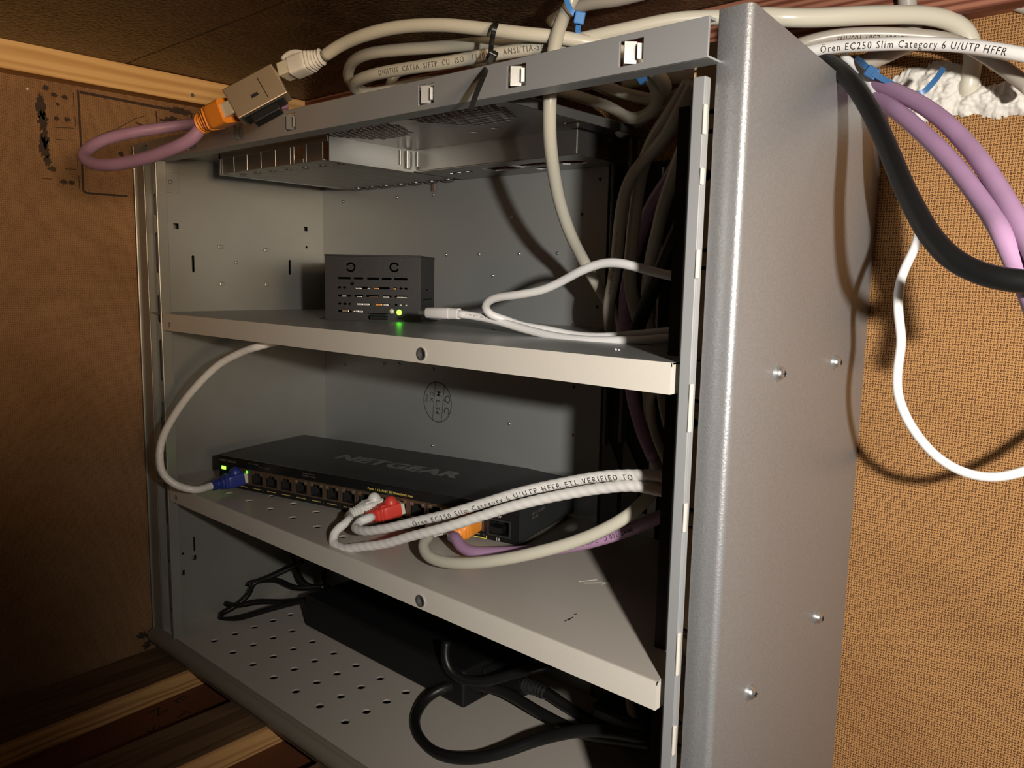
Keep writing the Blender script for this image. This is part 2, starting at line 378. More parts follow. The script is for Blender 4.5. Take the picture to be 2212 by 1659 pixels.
# ================================================================ THE SETTING
ceil = thing('ceiling', None, None, (300, 0, 486)); ceil['kind'] = 'structure'
obj('board', MB().box(-70, 1500, -1400, -9.6, 486, 492), m_ceil, ceil, bevel=.4)
obj('board', MB().box(-70, 1500, -8.4, 200, 486.3, 492), m_ceil, ceil, bevel=.4)
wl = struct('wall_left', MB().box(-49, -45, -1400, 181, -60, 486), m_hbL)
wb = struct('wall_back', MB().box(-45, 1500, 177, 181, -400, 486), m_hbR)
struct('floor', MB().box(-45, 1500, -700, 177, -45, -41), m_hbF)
tb = struct('trim_1', MB().box(-45, -28, -900, 160, 465, 486), m_pine, bevel=.6)
obj('screw', MB().cyl((-28, 46, 471), (-27.3, 46, 471), 1.7, 14), m_zinc, tb)
struct('trim_2', MB().box(-45, 1500, 160, 177, 456, 486), m_red, bevel=.8)
for i, (x0, x1, zr) in enumerate(((-44.5, 20, 3.6), (93, 146, 0.5), (212, 276, -1))):
    T = Matrix.Translation(((x0+x1)/2, 0, 0))@Matrix.Rotation(math.radians(zr), 4, 'Z')@Matrix.Translation((-(x0+x1)/2, 0, 0))
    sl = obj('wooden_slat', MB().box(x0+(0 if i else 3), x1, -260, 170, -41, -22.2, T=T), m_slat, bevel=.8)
    sl.data.materials.append(m_slatLit)
    for p_ in sl.data.polygons: p_.material_index = 1 if abs(p_.normal.x) > .7 else 0  # faces turned along x take the painted-in lit colour
    tag(sl, ['rough brown wooden slat lying along the hardboard side wall', 'rough brown wooden slat under the tray, second from the side wall', 'rough brown wooden slat under the tray, farthest from the side wall'][i], 'slat', 'rough slats under the cabinet')

# printed marks on the left hardboard (flat ink)
def blot(y, z, ry, rz, seed, k=26, jag=.28):
    rnd = random.Random(seed); mb = MB(); vs = [V((-44.85, y, z))]
    for i in range(k):
        t = 2*math.pi*i/k; q = 1+rnd.uniform(-jag, jag); vs.append(V((-44.85, y+ry*q*math.cos(t), z+rz*q*math.sin(t))))
    mb.add(vs, [(0, i+1, (i+1) % k+1) for i in range(k)]); return mb
def pw(px, py): p = at(px, py, x=-45); return p.y, p.z
def mark(name, mb, m=None): return obj(name, mb, m or m_inkL, wl)
for i, (px, py, w_, h_) in enumerate(((88, 230, 3.2, 9), (93, 262, 3.4, 8), (97, 300, 2.6, 7), (95, 318, 3.6, 8), (103, 347, 2.6, 4), (98, 190, 2, 2), (117, 205, 2.4, 1.6), (140, 210, 2.4, 1.8), (124, 225, 1.6, 1.1), (122, 256, 2, 1.7), (145, 258, 2.2, 1.8), (112, 365, 3, 2.2), (138, 393, 3.4, 1.8), (155, 394, 2.4, 1.8), (386, 240, 10, 3.0), (372, 263, 9, 3.8), (262, 333, 2, 2.2), (325, 276, 3, .9))):
    y, z = pw(px, py); mark('ink_blot', blot(y, z, w_, h_, i, 34, .32))
def inkline(pts, wd):
    mb = MB(); q = [V((-44.86, *pw(*p))) for p in pts]
    for a, b in zip(q, q[1:]):
        d = (b-a).normalized(); n_ = V((1, 0, 0)).cross(d)*wd/2; mb.add([a-n_, b-n_, b+n_, a+n_], [(0, 1, 2, 3)])
    return mb
mark('stencil_line', inkline([(168, 195), (173, 280), (180, 412), (186, 417), (276, 424)], 1.7))
mark('stencil_line', inkline([(172, 199), (240, 212), (330, 230), (412, 244)], 2.2))
mark('stencil_line', inkline([(337, 240), (340, 275)], 1.2)); mark('stencil_line', inkline([(413, 244), (414, 266)], 1.6))
mark('stencil_line', inkline([(186, 307), (214, 292), (255, 277), (292, 256), (316, 250)], .55))
mark('stencil_line', inkline([(243, 292), (270, 295)], .6)); mark('stencil_line', inkline([(293, 265), (322, 275)], 1.2))
for q in (((158, 200), (160, 230)), ((162, 252), (163, 275)), ((120, 301), (150, 303)), ((168, 335), (168, 362)), ((118, 275), (160, 277)), ((170, 380), (172, 408)), ((90, 385), (112, 387)), ((140, 365), (166, 366))): mark('stencil_line', inkline(q, .55))
y, z = pw(59, 192); mark('paint_dot', blot(y, z, .9, .9, 99, 12, .1), m_plaster)
y, z = pw(308, 1372); mark('ink_blot', blot(y, z, 4.5, 3, 51, 18, .45)); y, z = pw(318, 1395); mark('ink_blot', blot(y, z, 4, 4, 52, 18, .45))
flo = bpy.data.objects['floor']
for ch, px, py in (('S', 312, 1580), ('N', 318, 1540), ('T', 372, 1548), ('E', 372, 1515)):
    p = at(px, py, z=-41)
    obj('stencil_letter', textmb(ch, 11, lambda a, p=p: p+V((a.x*.93-a.y*.35, a.y*.93+a.x*.35, .15)), sx=1.1), m_ink, flo)

# ================================================================ THE CASE
case = thing('computer_case', 'bare metal computer case stood on end as an open cabinet in the corner', 'computer case', (230, 88, -22))
# left wall of the case
holes = [rect(22.6, 27.4, 355.8, 360.6), rect(152.8, 157, 361, 365.2), slot(37.8, 40.4, 319, 334), slot(135, 137.6, 318.5, 333), rect(17, 21.4, 46.5, 51.2), rect(28.3, 32.7, 58.2, 62.6), slot(30.3, 31.9, 66, 80), circ(20, 66.5, 1.3, 10), circ(155.5, 345.8, 1.3, 10)]
left = obj('side_panel', MB().sheet(rect(0, 175, -20, 424), holes, 1.2, YZ(-23.7)), m_steel, case)
obj('backing', MB().box(-41, -40, 2, 175.5, -22, 423), m_steel, case)
for (y, z, a, b) in ((65.2, 342.5, 2.6, 1.5), (110.7, 341.3, 2.6, 1.5), (65.5, 309.4, 2.6, 1.5), (110.9, 308.9, 2.6, 1.5), (80, 329, 1.6, .9)):
    obj('embossed_tab', MB().box(-22.5, -21.2, y-a, y+a, z-b, z+b), m_steel, left, bevel=.6)
obj('corner_plate', MB().box(-22.5, -21.6, 8, 29, 386, 403), m_steel, left, bevel=.3)
for q in ((-21.6, 14, 395.5), (-21.6, 21, 395)): obj('rivet', MB().dome(q, (1, 0, 0), 2, 1.3), m_steel, left, smooth=True)
# back wall
holes = [circ(x, z, 1.5, 10) for x, z in ((299.5, 366.8), (315, 390.9), (293.2, 285.3), (297.1, 239.4), (297.1, 202.1), (316, 300))]
back = obj('back_panel', MB().sheet([(-24, -2), (322, -2), (322, 404), (-24, 404)], holes, 1.2, XZ(175)), m_steelB, case)
riv = [(11.6, 389.5), (91.6, 389.7), (139.4, 389.2), (230.9, 366.9), (156.2, 338.4), (195.4, 338.6), (239.5, 338.7), (278, 338.9), (211.4, 321.4), (232.1, 202.1), (140.8, 169.6), (11.5, 231), (72.8, 237.6), (94.2, 238.6), (139.6, 238.5)]
for x, z in riv: obj('rivet', MB().dome((x, 175, z), (0, -1, 0), 1.5, 1.5, 12), m_zinc, back, smooth=True)
# QC stamp, turned a quarter
T = Matrix.Translation((146.5, 174.9, 209.6))@Matrix(((1, 0, 0), (0, 0, -1), (0, 1, 0))).to_4x4()@Matrix.Rotation(math.radians(-96), 4, 'Z')
qm = MB().ring((0, 0, 0), (0, 0, 1), 18.2, 17.4, .05, 48)
for x0 in (-4.5, 7.0):
    L_ = math.sqrt(17.8**2-x0**2); qm.box(-L_, L_, x0-.3, x0+.3, 0, .05)
qs = MB().add([T@a for a in qm.v], qm.f)
for s_, x, y, sz in (('Q.C', -9, 9.2, 6.5), ('M L.34', -10.5, -1.6, 5.0), ('C.K', -8, -9.8, 4), ('(G)', -4, -15.4, 3.4)):
    t = textmb(s_, sz, T@Matrix.Translation((x, y, .03)), bold=.015, spacing=1.1); qs.add(t.v, t.f)
obj('inspection_stamp', qs, mat('stamp_ink', (.05, .065, .07), .7), back)
# right hand drive cage beyond the back panel
obj('cage_backing', MB().box(318, 486, 176.3, 176.8, -20, 400), m_hole, case)
def cage(x0, x1, dx, y):
    return MB().sheet([(x0, -2), (x1, -2), (x1, 186), (x1-dx, 205), (x1-dx, 395), (x0, 395)], [], 1.2, XZ(y))
obj('cage_plate', cage(325, 340, 10, 174.5), m_darkfr, case, bevel=.3)
obj('cage_plate', cage(344, 358, 11.5, 173.5), m_darkfr, case, bevel=.3)
obj('cage_plate', cage(367, 374, 5, 172), m_rail, case, bevel=.3)
obj('cage_post', MB().box(345, 347.5, 165, 172, 205, 416), m_darkfr, case, bevel=.8)
obj('cage_post', MB().box(329, 331.5, 168, 173, 200, 418), m_darkfr, case, bevel=.8)
obj('foot_tab', MB().sheet(rect(350, 374, 139.5, 156), [circ(360, 148, 2, 12)], 1, XZ(171)), m_rail, case)
# floor of the case with its punched holes and rolled front edge
holes = [circ(28+31.1*i, 21.8+19.1*j+.25*i, 3.3, 18) for i in range(7) for j in range(5)]
bot = obj('perforated_tray', MB().sheet(rect(-24, 486, 1, 176), holes, 1.2, XY(-1.2)), m_floorP, case)
obj('tray_underside', MB().box(-24, 486, 3, 175, -21.5, -20.5), m_steel, bot)
prof = [(1, 0), (0, -.2), (-.4, -1.2), (-1.2, -1.6)]+[(-1.8-6.2*math.sin(math.pi*i/10), -8+6.4*math.cos(math.pi*i/10)) for i in range(11)]+[(-1, -20), (1, -20)]
vs = []; n_ = len(prof)
for x in (-38.5, 492): vs += [V((x, a, b)) for a, b in prof]
obj('rolled_edge', MB().add(vs, [(i, (i+1) % n_, n_+(i+1) % n_, n_+i) for i in range(n_)]+[tuple(range(n_))[::-1], tuple(range(n_, 2*n_))]), mat('rolled_edge_paint', (.22, .20, .16), .45, metal=.2), bot, smooth='auto')
# left front jamb
jm = obj('front_jamb', MB().box(-41.5, -39.8, -1.6, 1, -21, 424).box(-39.8, -24, -.2, 1, -20, 424).box(-3, -.6, -1.0, 8, -2, 409), m_steel, case, bevel=.5)
wav = [(-24, -2), (-3, -2), (-3, 409), (-24, 409)]
hl = [slot(-21.5, -15.5, z0, z0+h_) for z0, h_ in ((18, 30), (62, 22), (98, 34), (146, 26), (188, 20), (226, 36), (276, 24), (318, 34), (366, 18))]
obj('jamb_channel', MB().sheet(wav, hl, 1, XZ(6)), m_steel, jm)
for z0 in (54, 90, 138, 180, 217, 268, 309, 357, 391): obj('jamb_clip', MB().dome((-13, 6, z0), (0, -1, 0), 2.6, 2.4), m_steel, jm, smooth=True)
# top rail with sprung clips
clips = [-20.6, 62.2, 130, 194.9, 325.1, 389.9, 455.7]
holes = [rect(x-6, x+6, 411.6, 422) for x in clips]
rail = obj('top_rail', MB().sheet(rect(-41, 492.3, 408.8, 424.7), holes, 1.2, XZ(-1)).box(-41, 492.3, .2, 11, 408.8, 409.8).box(-41, 492.3, .2, 5, 423.7, 424.7), m_rail, case, bevel=.25)
for x in clips:
    c = MB()
    for a, b, y0, y1 in ((-6, -3.6, 2.2, .4), (-3.6, -2.6, .4, -2.2), (-2.6, 1.2, -2.2, 1.5), (1.2, 3.2, 1.5, -1), (3.2, 6, -1, 2)):
        h = 4.6 if a < 1 else 3.2
        c.add([(x+a, y0, 416.8-h), (x+b, y1, 416.8-h), (x+b, y1, 416.8+h), (x+a, y0, 416.8+h), (x+a, y0+.5, 416.8-h), (x+b, y1+.5, 416.8-h), (x+b, y1+.5, 416.8+h), (x+a, y0+.5, 416.8+h)],
              [(0, 1, 2, 3), (7, 6, 5, 4), (0, 4, 5, 1), (2, 6, 7, 3), (1, 5, 6, 2), (3, 7, 4, 0)])
    obj('spring_clip', c, m_zinc, rail)
# top panel with two honeycomb grilles
hon = []
for (cx, cy, R_) in ((214, 38, 37.5), (305, 40, 38.5)):
    p = 5.3
    for j in range(-9, 10):
        for i in range(-9, 10):
            x = cx+(i+.5*(j % 2))*p; y = cy+j*p*.866
            if math.hypot(x-cx, y-cy) < R_-2 and y > 6: hon.append(circ(x, y, 2.72, 6, math.pi/6))
hon += [rect(75+9*i, 77.4+9*i, 8, 16) for i in range(12)]+[rect(270, 277, 88, 92), rect(290, 297, 86, 90), slot(338, 352, 100, 104)]
top = obj('top_panel', MB().sheet([(-24, 4), (367, 4), (367, 176), (336, 176), (336, 118), (178, 118), (178, 41), (28, 41), (28, 4.5), (27, 4.5), (27, 176), (-24, 176)], hon, 1, XY(415.5)), m_rec, case)
obj('edge_flange', MB().box(366, 367.2, 4, 176, 411, 416), m_darkfr, top)
# recessed expansion-slot and connector tray
rec = obj('recess_wall', MB().box(176.8, 178, 41, 119, 399, 416).box(178, 336, 118.5, 119.8, 400, 416).box(336, 337.2, 119, 176, 400, 416), m_rec, top)
obj('recess_fluting', MB().cyl((178.5, 112, 401), (178.5, 112, 414), 3.2, 16).cyl((178.5, 105, 403), (178.5, 105, 414), 1.4, 10).cyl((183, 118, 403), (183, 118, 414), 1.4, 10), m_rec, rec, smooth='auto')
io = [slot(196+9*i, 203+9*i, 136, 143) for i in range(3)]+[rect(236, 262, 134, 150), rect(266, 296, 134, 146), rect(270, 284, 150, 162), slot(300, 322, 138, 156)]
obj('connector_plate', MB().sheet(rect(178, 336, 120, 174), io, 1, XY(399.4)), m_rec, top)
for i in range(7):
    x = 30+20.3*i
    sc_ = obj('slot_cover', MB().sheet(rect(x+.5, x+19.6, 41, 168), [], 1, XY(399.8)).box(x+.5, x+19.6, 40, 41, 399.8, 412.5) if i != 5 else MB().sheet(rect(x+.5, x+19.6, 41, 168), [], 1, XY(399.8)).box(x+.5, x+4, 40, 41, 399.8, 412.5).box(x+16, x+19.6, 40, 41, 399.8, 412.5).box(x+4, x+16, 40, 41, 399.8, 403), m_darkfr if i == 9 else m_rec, top, bevel=.3)
    obj('slot_tongue', MB().dome((x+10, 171, 400), (0, 0, -1), 5.5, 2.2, 14), m_rec, sc_, smooth=True)
    obj('cover_notch', MB().dome((x+12, 52+i*1.5, 399.8), (0, 0, -1), 3.2, .8, 14), m_rec, sc_, smooth=True)
obj('slot_bracket', MB().box(27, 178, 39.2, 40, 412, 416).box(27, 29.5, 39.2, 172, 399, 416), m_rec, top)
obj('bent_tab', MB().box(140, 144, 172, 173.4, 392, 408), mat('brown_tab', (.25, .18, .15), .4, metal=.4), top, bevel=.4)
# right front post
post = obj('front_post', MB().box(486, 491.6, -.6, .8, -21, 402).box(486, 487.2, .8, 12, -21, 402).box(490.6, 491.6, .6, 4.2, -21, 402), m_rail, case, bevel=.5)
for z0, z1 in ((379, 391), (359, 366), (321, 333), (256, 277), (212, 225), (146, 166), (108, 122), (60, 90)):
    obj('raised_edge', MB().box(491.3, 492.5, -1.2, 1.2, z0, z1), m_cream, post, bevel=.5)
# beige plastic frame behind the bezel
bei = obj('bezel_frame', MB().sheet(rect(469, 503, -20, 424), [rect(474, 483, z0, z0+2.2) for z0 in (385, 325, 393.5, 332.6, 264, 272, 203.5, 211.5, 151.5, 92)]+[circ(478.5, 367, 2.4, 14), circ(477.5, 254.5, 2.2, 14), circ(477, 105, 2.2, 14)], 3, XZ(30)), m_beige, case)
obj('frame_backing', MB().box(469, 503, 34, 35, -20, 420), m_hole, bei)
obj('light_blocker', MB().box(462.5, 469.8, 29, 30, -20, 398), m_hole, bei)  # black strip added to stop torch light leaking between post and bezel
for z0 in (326, 265, 204.5, 143, 83.5): obj('frame_tab', MB().box(472, 490, 27.5, 30, z0+1, z0+7), m_beige, bei, bevel=.8)
for z0 in (367, 254.5, 105): obj('screw_boss', MB().ring((478.3, 30, z0), (0, -1, 0), 6, 3, 2.2, 20), m_beige, bei)
# silver front bezel (its own rounded fold, textured front strip)
N = 8; R_ = 3.4; sec = [(490.2, 13), (490.2, 10.6), (491, 10)]+[(505-R_+R_*math.sin(math.pi/2*i/N), 10+R_-R_*math.cos(math.pi/2*i/N)) for i in range(N+1)]+[(505, 60), (505, 120), (505, 176.2)]
def ztop(x, y): return 430.2 if y < 12 else 430.2-(y-12)*.094
vs = [V((x, y, -60)) for x, y in sec]+[V((x, y, ztop(x, y)-(.0 if x > 493 else .3))) for x, y in sec]
k = len(sec); inner = [(x-1.4 if y > 12 or x > 503 else x, y+1.4 if x < 504 else y) for x, y in sec]
vs += [V((x, y, -60)) for x, y in inner]+[V((x, y, ztop(x, y)-.3)) for x, y in inner]
fs = [(i, i+1, k+i+1, k+i) for i in range(k-1)]+[(2*k+i, 3*k+i, 3*k+i+1, 2*k+i+1) for i in range(k-1)]+[(k+i, k+i+1, 3*k+i+1, 3*k+i) for i in range(k-1)]+[(i, 2*k+i, 2*k+i+1, i+1) for i in range(k-1)]+[(0, k, 3*k, 2*k), (k-1, 3*k-1, 4*k-1, 2*k-1)]
bez = obj('front_bezel', MB().add(vs, fs), m_silver, case, smooth='auto', label='silver speckled bezel folded round the front corner')
for (y, z) in ((56.5, 278.4), (128.7, 278.8), (129.9, 135.9), (46.9, 124.5)):
    b = obj('screw', MB().cyl((505, y, z), (506, y, z), 3.9, 24).dome((506, y, z), (1, 0, 0), 3.3, 2.5, 20), m_zinc, bez, smooth='auto')
    obj('cross_recess', MB().box(508.2, 508.65, y-1.3, y+1.3, z-.35, z+.35).box(508.2, 508.65, y-.35, y+.35, z-1.3, z+1.3), m_hole, b)

# ================================================================ SHELVES
def shelf(z, label, holes, notch):
    root = thing('metal_shelf', label, 'shelf', (230, 80, z-14), group='cream shelves in the case')
    out = [(-21.5, 0), (482, 0), (482, 172), (-21.5, 172)] if not notch else [(-21.5, 0), (482, 0), (482, 100), (372, 108), (335, 150), (335, 172), (-21.5, 172)]
    obj('shelf_top', MB().sheet(out, holes, 1.0, XY(z-1)), m_floorP if not notch else m_steelB, root)
    lip = obj('front_lip', MB().sheet([(1.5, z-13.9), (482, z-13.9), (482, z), (1.5, z)], [circ(322.5, z-8.7, 3.3, 24), circ(13.7, z-8.9, 1.8, 16)], 1.0, XZ(-.8)).cyl((1.5, .25, z-1.0), (482, .25, z-1.0), 1.03, 16), m_cream, root)
    obj('threaded_nut', MB().ring((322.5, -1.5, z-8.7), (0, 1, 0), 3.75, 2.75, 6, 24), m_zinc, lip, smooth='auto')
    obj('threaded_nut', MB().ring((13.7, -1.0, z-8.9), (0, 1, 0), 2.2, 1.3, 5, 18), m_steel, lip, smooth='auto')
    obj('end_flange', MB().box(481, 482, 0, 98, z-13.9, z-.2), m_cream, root); obj('end_flange', MB().box(-21.5, -20.5, 8, 170, z-13.9, z-.2), m_cream, root)
    return root
shelf(285.1, 'upper cream shelf that carries the small black computer box', [], True)
h2 = [circ(62+31*i, 21.3+20.5*j, 3.1, 18) for i in range(6) for j in range(2)]+[circ(31, 21, 3, 16)]
sh2 = shelf(139.5, 'lower cream shelf with punched holes that carries the network switch', h2, False)
scr = MB()
for a, b in (((1250, 1256), (1290, 1252)), ((1262, 1259), (1320, 1258)), ((1300, 1262), (1345, 1248))):
    p, q = at(*a, z=139.6), at(*b, z=139.6); scr.cyl(p, q, .12, 4)
obj('scratch', scr, m_cream, sh2)
scr = MB()
for a, b in (((1220, 1342), (1232, 1336)), ((1228, 1340), (1238, 1333)), ((1240, 1328), (1246, 1326))):
    p, q = at(*a, z=139.6), at(*b, z=139.6); scr.cyl(p, q, .25, 4)
obj('scratch', scr, m_ink, sh2)

# ================================================================ NETWORK SWITCH
sw = thing('network_switch', 'long dark grey network switch lying on the lower shelf', 'network switch', (40.95, 24.5, 139.5), .2234)
def swo(name, mb, m, par=None, **k):
    if par is not None and par is not sw:
        mb.v = [ROOT[sw.name]@a for a in mb.v]; return obj(name, mb, m, par, **k)
    return obj(name, mb, m, sw, local=True, **k)
body = MB(); vs = []
for u_ in (0, 286):
    vs += [V((u_, a, b)) for a, b in ((14, 3), (14, 28.65), (25, 29), (100, 29), (101, 28.3), (101, 3))]
body.add(vs, [(i, (i+1) % 6, 6+(i+1) % 6, 6+i) for i in range(6)]+[(5, 4, 3, 2, 1, 0), (6, 7, 8, 9, 10, 11)])
body.add([(u_, a, b) for u_ in (0, 286) for a, b in ((1.2, 27.7), (1.2, 28.3), (14, 28.65), (14, 27.7))], [(0, 1, 2, 3), (7, 6, 5, 4), (0, 4, 5, 1), (1, 5, 6, 2), (2, 6, 7, 3), (3, 7, 4, 0)])
body.box(0, 286, 1.2, 14, 3, 3.6).box(0, .8, 1.2, 14, 3.6, 27.7).box(285.2, 286, 1.2, 14, 3.6, 27.7)
swb = swo('housing', body, m_swtop)
for u_, v_ in ((18, 14), (268, 14), (18, 88), (268, 88)): swo('rubber_foot', MB().cyl((u_, v_, 0), (u_, v_, 3.2), 6, 18), m_black)
pu = [28+16*i for i in range(4)]+[92+16*i for i in range(4)]+[156+16*i for i in range(4)]+[220, 236, 252]
def portpoly(u_): return [(u_-6, 9), (u_+6, 9), (u_+6, 16.3), (u_+3.2, 16.3), (u_+3.2, 18.3), (u_-3.2, 18.3), (u_-3.2, 16.3), (u_-6, 16.3)]
face = swo('faceplate', MB().sheet(rect(0, 286, 3, 28.4), [portpoly(u_) for u_ in pu]+[rect(264, 279, 7.4, 16.8)], 1.2, XZ(0)), m_swblk)
for g in (pu[0:4], pu[4:8], pu[8:12], pu[12:15]):
    swo('port_frame', MB().sheet(rect(g[0]-7.6, g[-1]+7.6, 7.9, 20.6), [portpoly(u_) for u_ in g], .5, XZ(-.5)), m_port)
for i, u_ in enumerate(pu):
    c = MB().box(u_-6, u_+6, 12, 13, 9, 18.3).box(u_-6.4, u_-6, 1.2, 13, 9, 18).box(u_+6, u_+6.4, 1.2, 13, 9, 18).box(u_-6, u_+6, 1.2, 13, 8.5, 9).box(u_-6, u_+6, 1.2, 13, 18.3, 18.8)
    pk = swo('ethernet_port', c, m_hole)
    for sx_ in (-1, 1): swo('indicator_light', MB().box(u_+sx_*4.9-1.1, u_+sx_*4.9+1.1, -1.0, -.4, 17.2, 19.3), m_greend if (i == 0 and sx_ > 0) else (m_greend if (i == 10 and sx_ < 0) else m_port if i < 4 else m_zinc if i % 2 else m_coup), pk, bevel=.25)
    swo('underline', MB().box(u_-5.2, u_+4.2, -.1, 0, 4.9, 5.6), m_yel2, face)
swo('module_slot', MB().box(264, 279, 9, 10, 7.4, 16.8).box(263.4, 264, 0, 10, 7, 17).box(279, 279.6, 0, 10, 7, 17).box(263.4, 279.6, 0, 10, 6.8, 7.4).box(263.4, 279.6, 0, 10, 16.8, 17.4).box(265, 273.5, -1, 9, 8.2, 12.5), m_swblk, bevel=.3)
swo('slot_rim', MB().sheet(rect(262.6, 280.4, 6.2, 18), [rect(263.6, 279.4, 7.2, 17.1)], .9, XZ(-.9)), mat('rim_plastic', (.03, .03, .03), .3), face)
swo('power_light', MB().box(3.0, 7.6, -.5, 0, 16.9, 19.6), m_green, face, bevel=.6)
swo('port_bracket', MB().box(248, 262, -.15, 0, 2.6, 3.2).box(261.4, 262, -.15, 0, 2.6, 5), m_yel, face)
def ft(s_, u_, z_, size, m, sx=1, **k): swo('printed_text', textmb(s_, size, Matrix(((1, 0, 0, u_), (0, 0, -1, -.08), (0, 1, 0, z_), (0, 0, 0, 1))), sx=sx, **k), m, face)
ft('NETGEAR', .6, 23.6, 1.9, m_greyp, 1.6, bold=.02)
ft('Ports 1-15: PoE+ 30 Watts/port max', 158.3, 22.3, 1.75, m_yel, 1.1, bold=.012)
ft('16-Port PoE Gigabit', 34, 25.2, 1.0, m_greyp); ft('Ethernet Plus Switch', 46, 23.6, 1.0, m_greyp)
ft('High-power PoE Mode', 93, 25.2, 1.0, m_greyp); ft('Switch/Router  Selected', 93, 23.4, 1.0, m_greyp, bold=.01)
ft('16', 269, 2.9, 2.3, m_whitep); ft('SFP', 270, 19.3, 1.6, m_whitep)
for i in range(15): ft(str(i+1), pu[i]+6.3, 4.4, 1.3, m_greyp)
t = textmb('NETGEAR', 15.5, Matrix.Translation((87, 41.5, 29.05)), sx=1.22, bold=.045, spacing=1.02)
swo('logo', t, m_swlogo, swb)
t = textmb('SFP 16  POWER\nEIA 568', 2, Matrix(((0, 0, 1, 286.1), (1, 0, 0, 20), (0, 1, 0, 18), (0, 0, 0, 1)))); swo('side_print', t, m_greyp, swb)

# ================================================================ SMALL BLACK COMPUTER
pi = thing('mini_computer', 'small black slotted metal computer box on the upper shelf', 'computer', (142.8, 60.8, 285.1), .658)
def po(name, mb, m, par=None, **k):
    if par is not None:
        mb.v = [ROOT[pi.name]@a for a in mb.v]; return obj(name, mb, m, par, **k)
    return obj(name, mb, m, pi, local=True, **k)
W_, D_, H_, zb = 74, 60, 48.5, .8
def cut(cx, cz, r, openleft):
    o = []; a0 = math.pi if openleft else 0; g = .38
    A = [a0+g+(2*math.pi-2*g)*i/18 for i in range(19)]
    o += [(cx+r*math.cos(a), cz+r*math.sin(a)) for a in A]
    o += [(cx+(r+1.4)*math.cos(a0)*1.15, cz-.55*(1 if openleft else -1)*-1)] if False else []
    o += [(cx+(r-1.35)*math.cos(a), cz+(r-1.35)*math.sin(a)) for a in A[::-1]]
    return o
hs = [cut(20, 40.4, 3.8, True), cut(53.6, 40.9, 3.8, False)]
def Xc(c): return (c-185)/22.0
for zz, L_ in ((32.1, ((400, 630), (670, 840), (900, 1110), (1150, 1320), (1360, 1590))), (25.0, ((400, 460), (490, 545), (700, 965), (1020, 1288), (1345, 1410), (1450, 1508), (1532, 1590))),
               (18.8, ((405, 630), (680, 840), (885, 1110), (1160, 1320), (1370, 1590))), (12.6, ((405, 460), (490, 550), (580, 625), (722, 968), (1030, 1290), (1372, 1420), (1440, 1500), (1532, 1590))), (6.9, ((405, 640), (668, 850)))):
    for a, b in L_: hs.append(slot(Xc(a), Xc(b), zz-.85, zz+.85))
hs += [circ(Xc(645), 28.3, 1.6, 14), circ(Xc(1320), 7.6, 2.1, 16), circ(Xc(1445), 6.9, 2.1, 16), [(33.5, .85), (48.5, .85), (48.5, 6), (33.5, 6)]]
po('front_plate', MB().sheet(rect(0, W_, .1+zb*0, H_), hs, 1, XZ(0)), m_boxblk)
sideh = [circ(9, 42, 1, 8), circ(9, 37, 1, 8), circ(48, 42, 1, 8), circ(48, 37, 1, 8), slot(24, 34, 23, 24.4), slot(8, 52, 16, 17), slot(8, 52, 9, 10)]
po('side_plate', MB().sheet(rect(1, D_, .1, H_), sideh, 1, YZ(W_-1)), m_boxblk)
po('side_plate', MB().box(0, 1, 1, D_, .1, H_), m_boxblk); po('rear_plate', MB().box(1, W_-1, D_-1, D_, .1, H_), m_boxblk)
po('lid', MB().box(-.4, W_+.4, -.4, D_+.4, H_, H_+1.4), m_boxblk, bevel=.4)
bp_ = MB().sheet([(-7, 8), (-7, 20), (0, 21), (0, 46), (-7, 47), (-7, 56), (W_, 56), (W_+9, 52), (W_+9, 40), (W_, 38), (W_, 26), (W_+9, 23), (W_+9, 9), (W_, 6), (0, 6)], [circ(W_+5, 16, 1.8, 12), circ(W_+5, 46, 1.8, 12), circ(-4, 14, 1.6, 12)], .8, XY(0))
po('base_plate', bp_, m_boxblk)
pcb = po('circuit_board', MB().box(3, 71, 2, 56, 14.4, 16).box(3, 71, 2, 56, 21.8, 23.2).box(3, 71, 2, 56, 4, 5.2), m_pcb)
for x, z, a, m in ((22, 24.2, 2.2, m_comp), (26, 24.2, 1.6, m_comp), (33.4, 24.3, 1.1, m_comp), (38, 24.4, 3.0, m_cop), (53.4, 24.5, 1.0, m_cop), (56, 24.2, .9, m_cop), (60, 24.4, .7, m_cop), (14, 18.3, 1.5, m_greyR), (26, 17.8, 2, m_comp), (37, 18, 3.6, mat('brown_chip', (.10, .04, .02), .5)), (46.4, 17.9, 2.6, m_comp), (57.5, 17.9, 2.5, m_comp), (62, 17.9, 1.6, m_comp),
                   (26.5, 12.4, 2.4, m_comp), (31.5, 12.4, 2.2, m_comp), (41, 12.4, 2.6, m_cop), (46.5, 12.2, 1.9, m_comp), (58, 12.2, .8, m_comp), (62.3, 12.2, .8, m_comp), (15, 7, 2.6, m_coup), (21, 7, .9, m_comp), (24, 7, 1.2, m_comp), (27, 6.8, 1.6, m_comp), (30, 7, .8, m_comp)):
    po('component', MB().box(x-a, x+a, 2.2, 4.5, z-.75, z+.75), m, pcb, bevel=.3)
po('power_light', MB().dome((Xc(1445), 1.2, 6.9), (0, -1, 0), 2.1, 2.2, 16), m_green, smooth=True)
po('clear_light', MB().dome((Xc(1320), 1.2, 7.6), (0, -1, 0), 2.1, 1.6, 16), m_led, smooth=True)
po('card_reader', MB().box(34.2, 48, 1.5, 12, 1, 3.6).box(34.8, 47.4, .6, 10, 4.3, 5.5), mat('card_black', (.015, .015, .015), .3), bevel=.2)

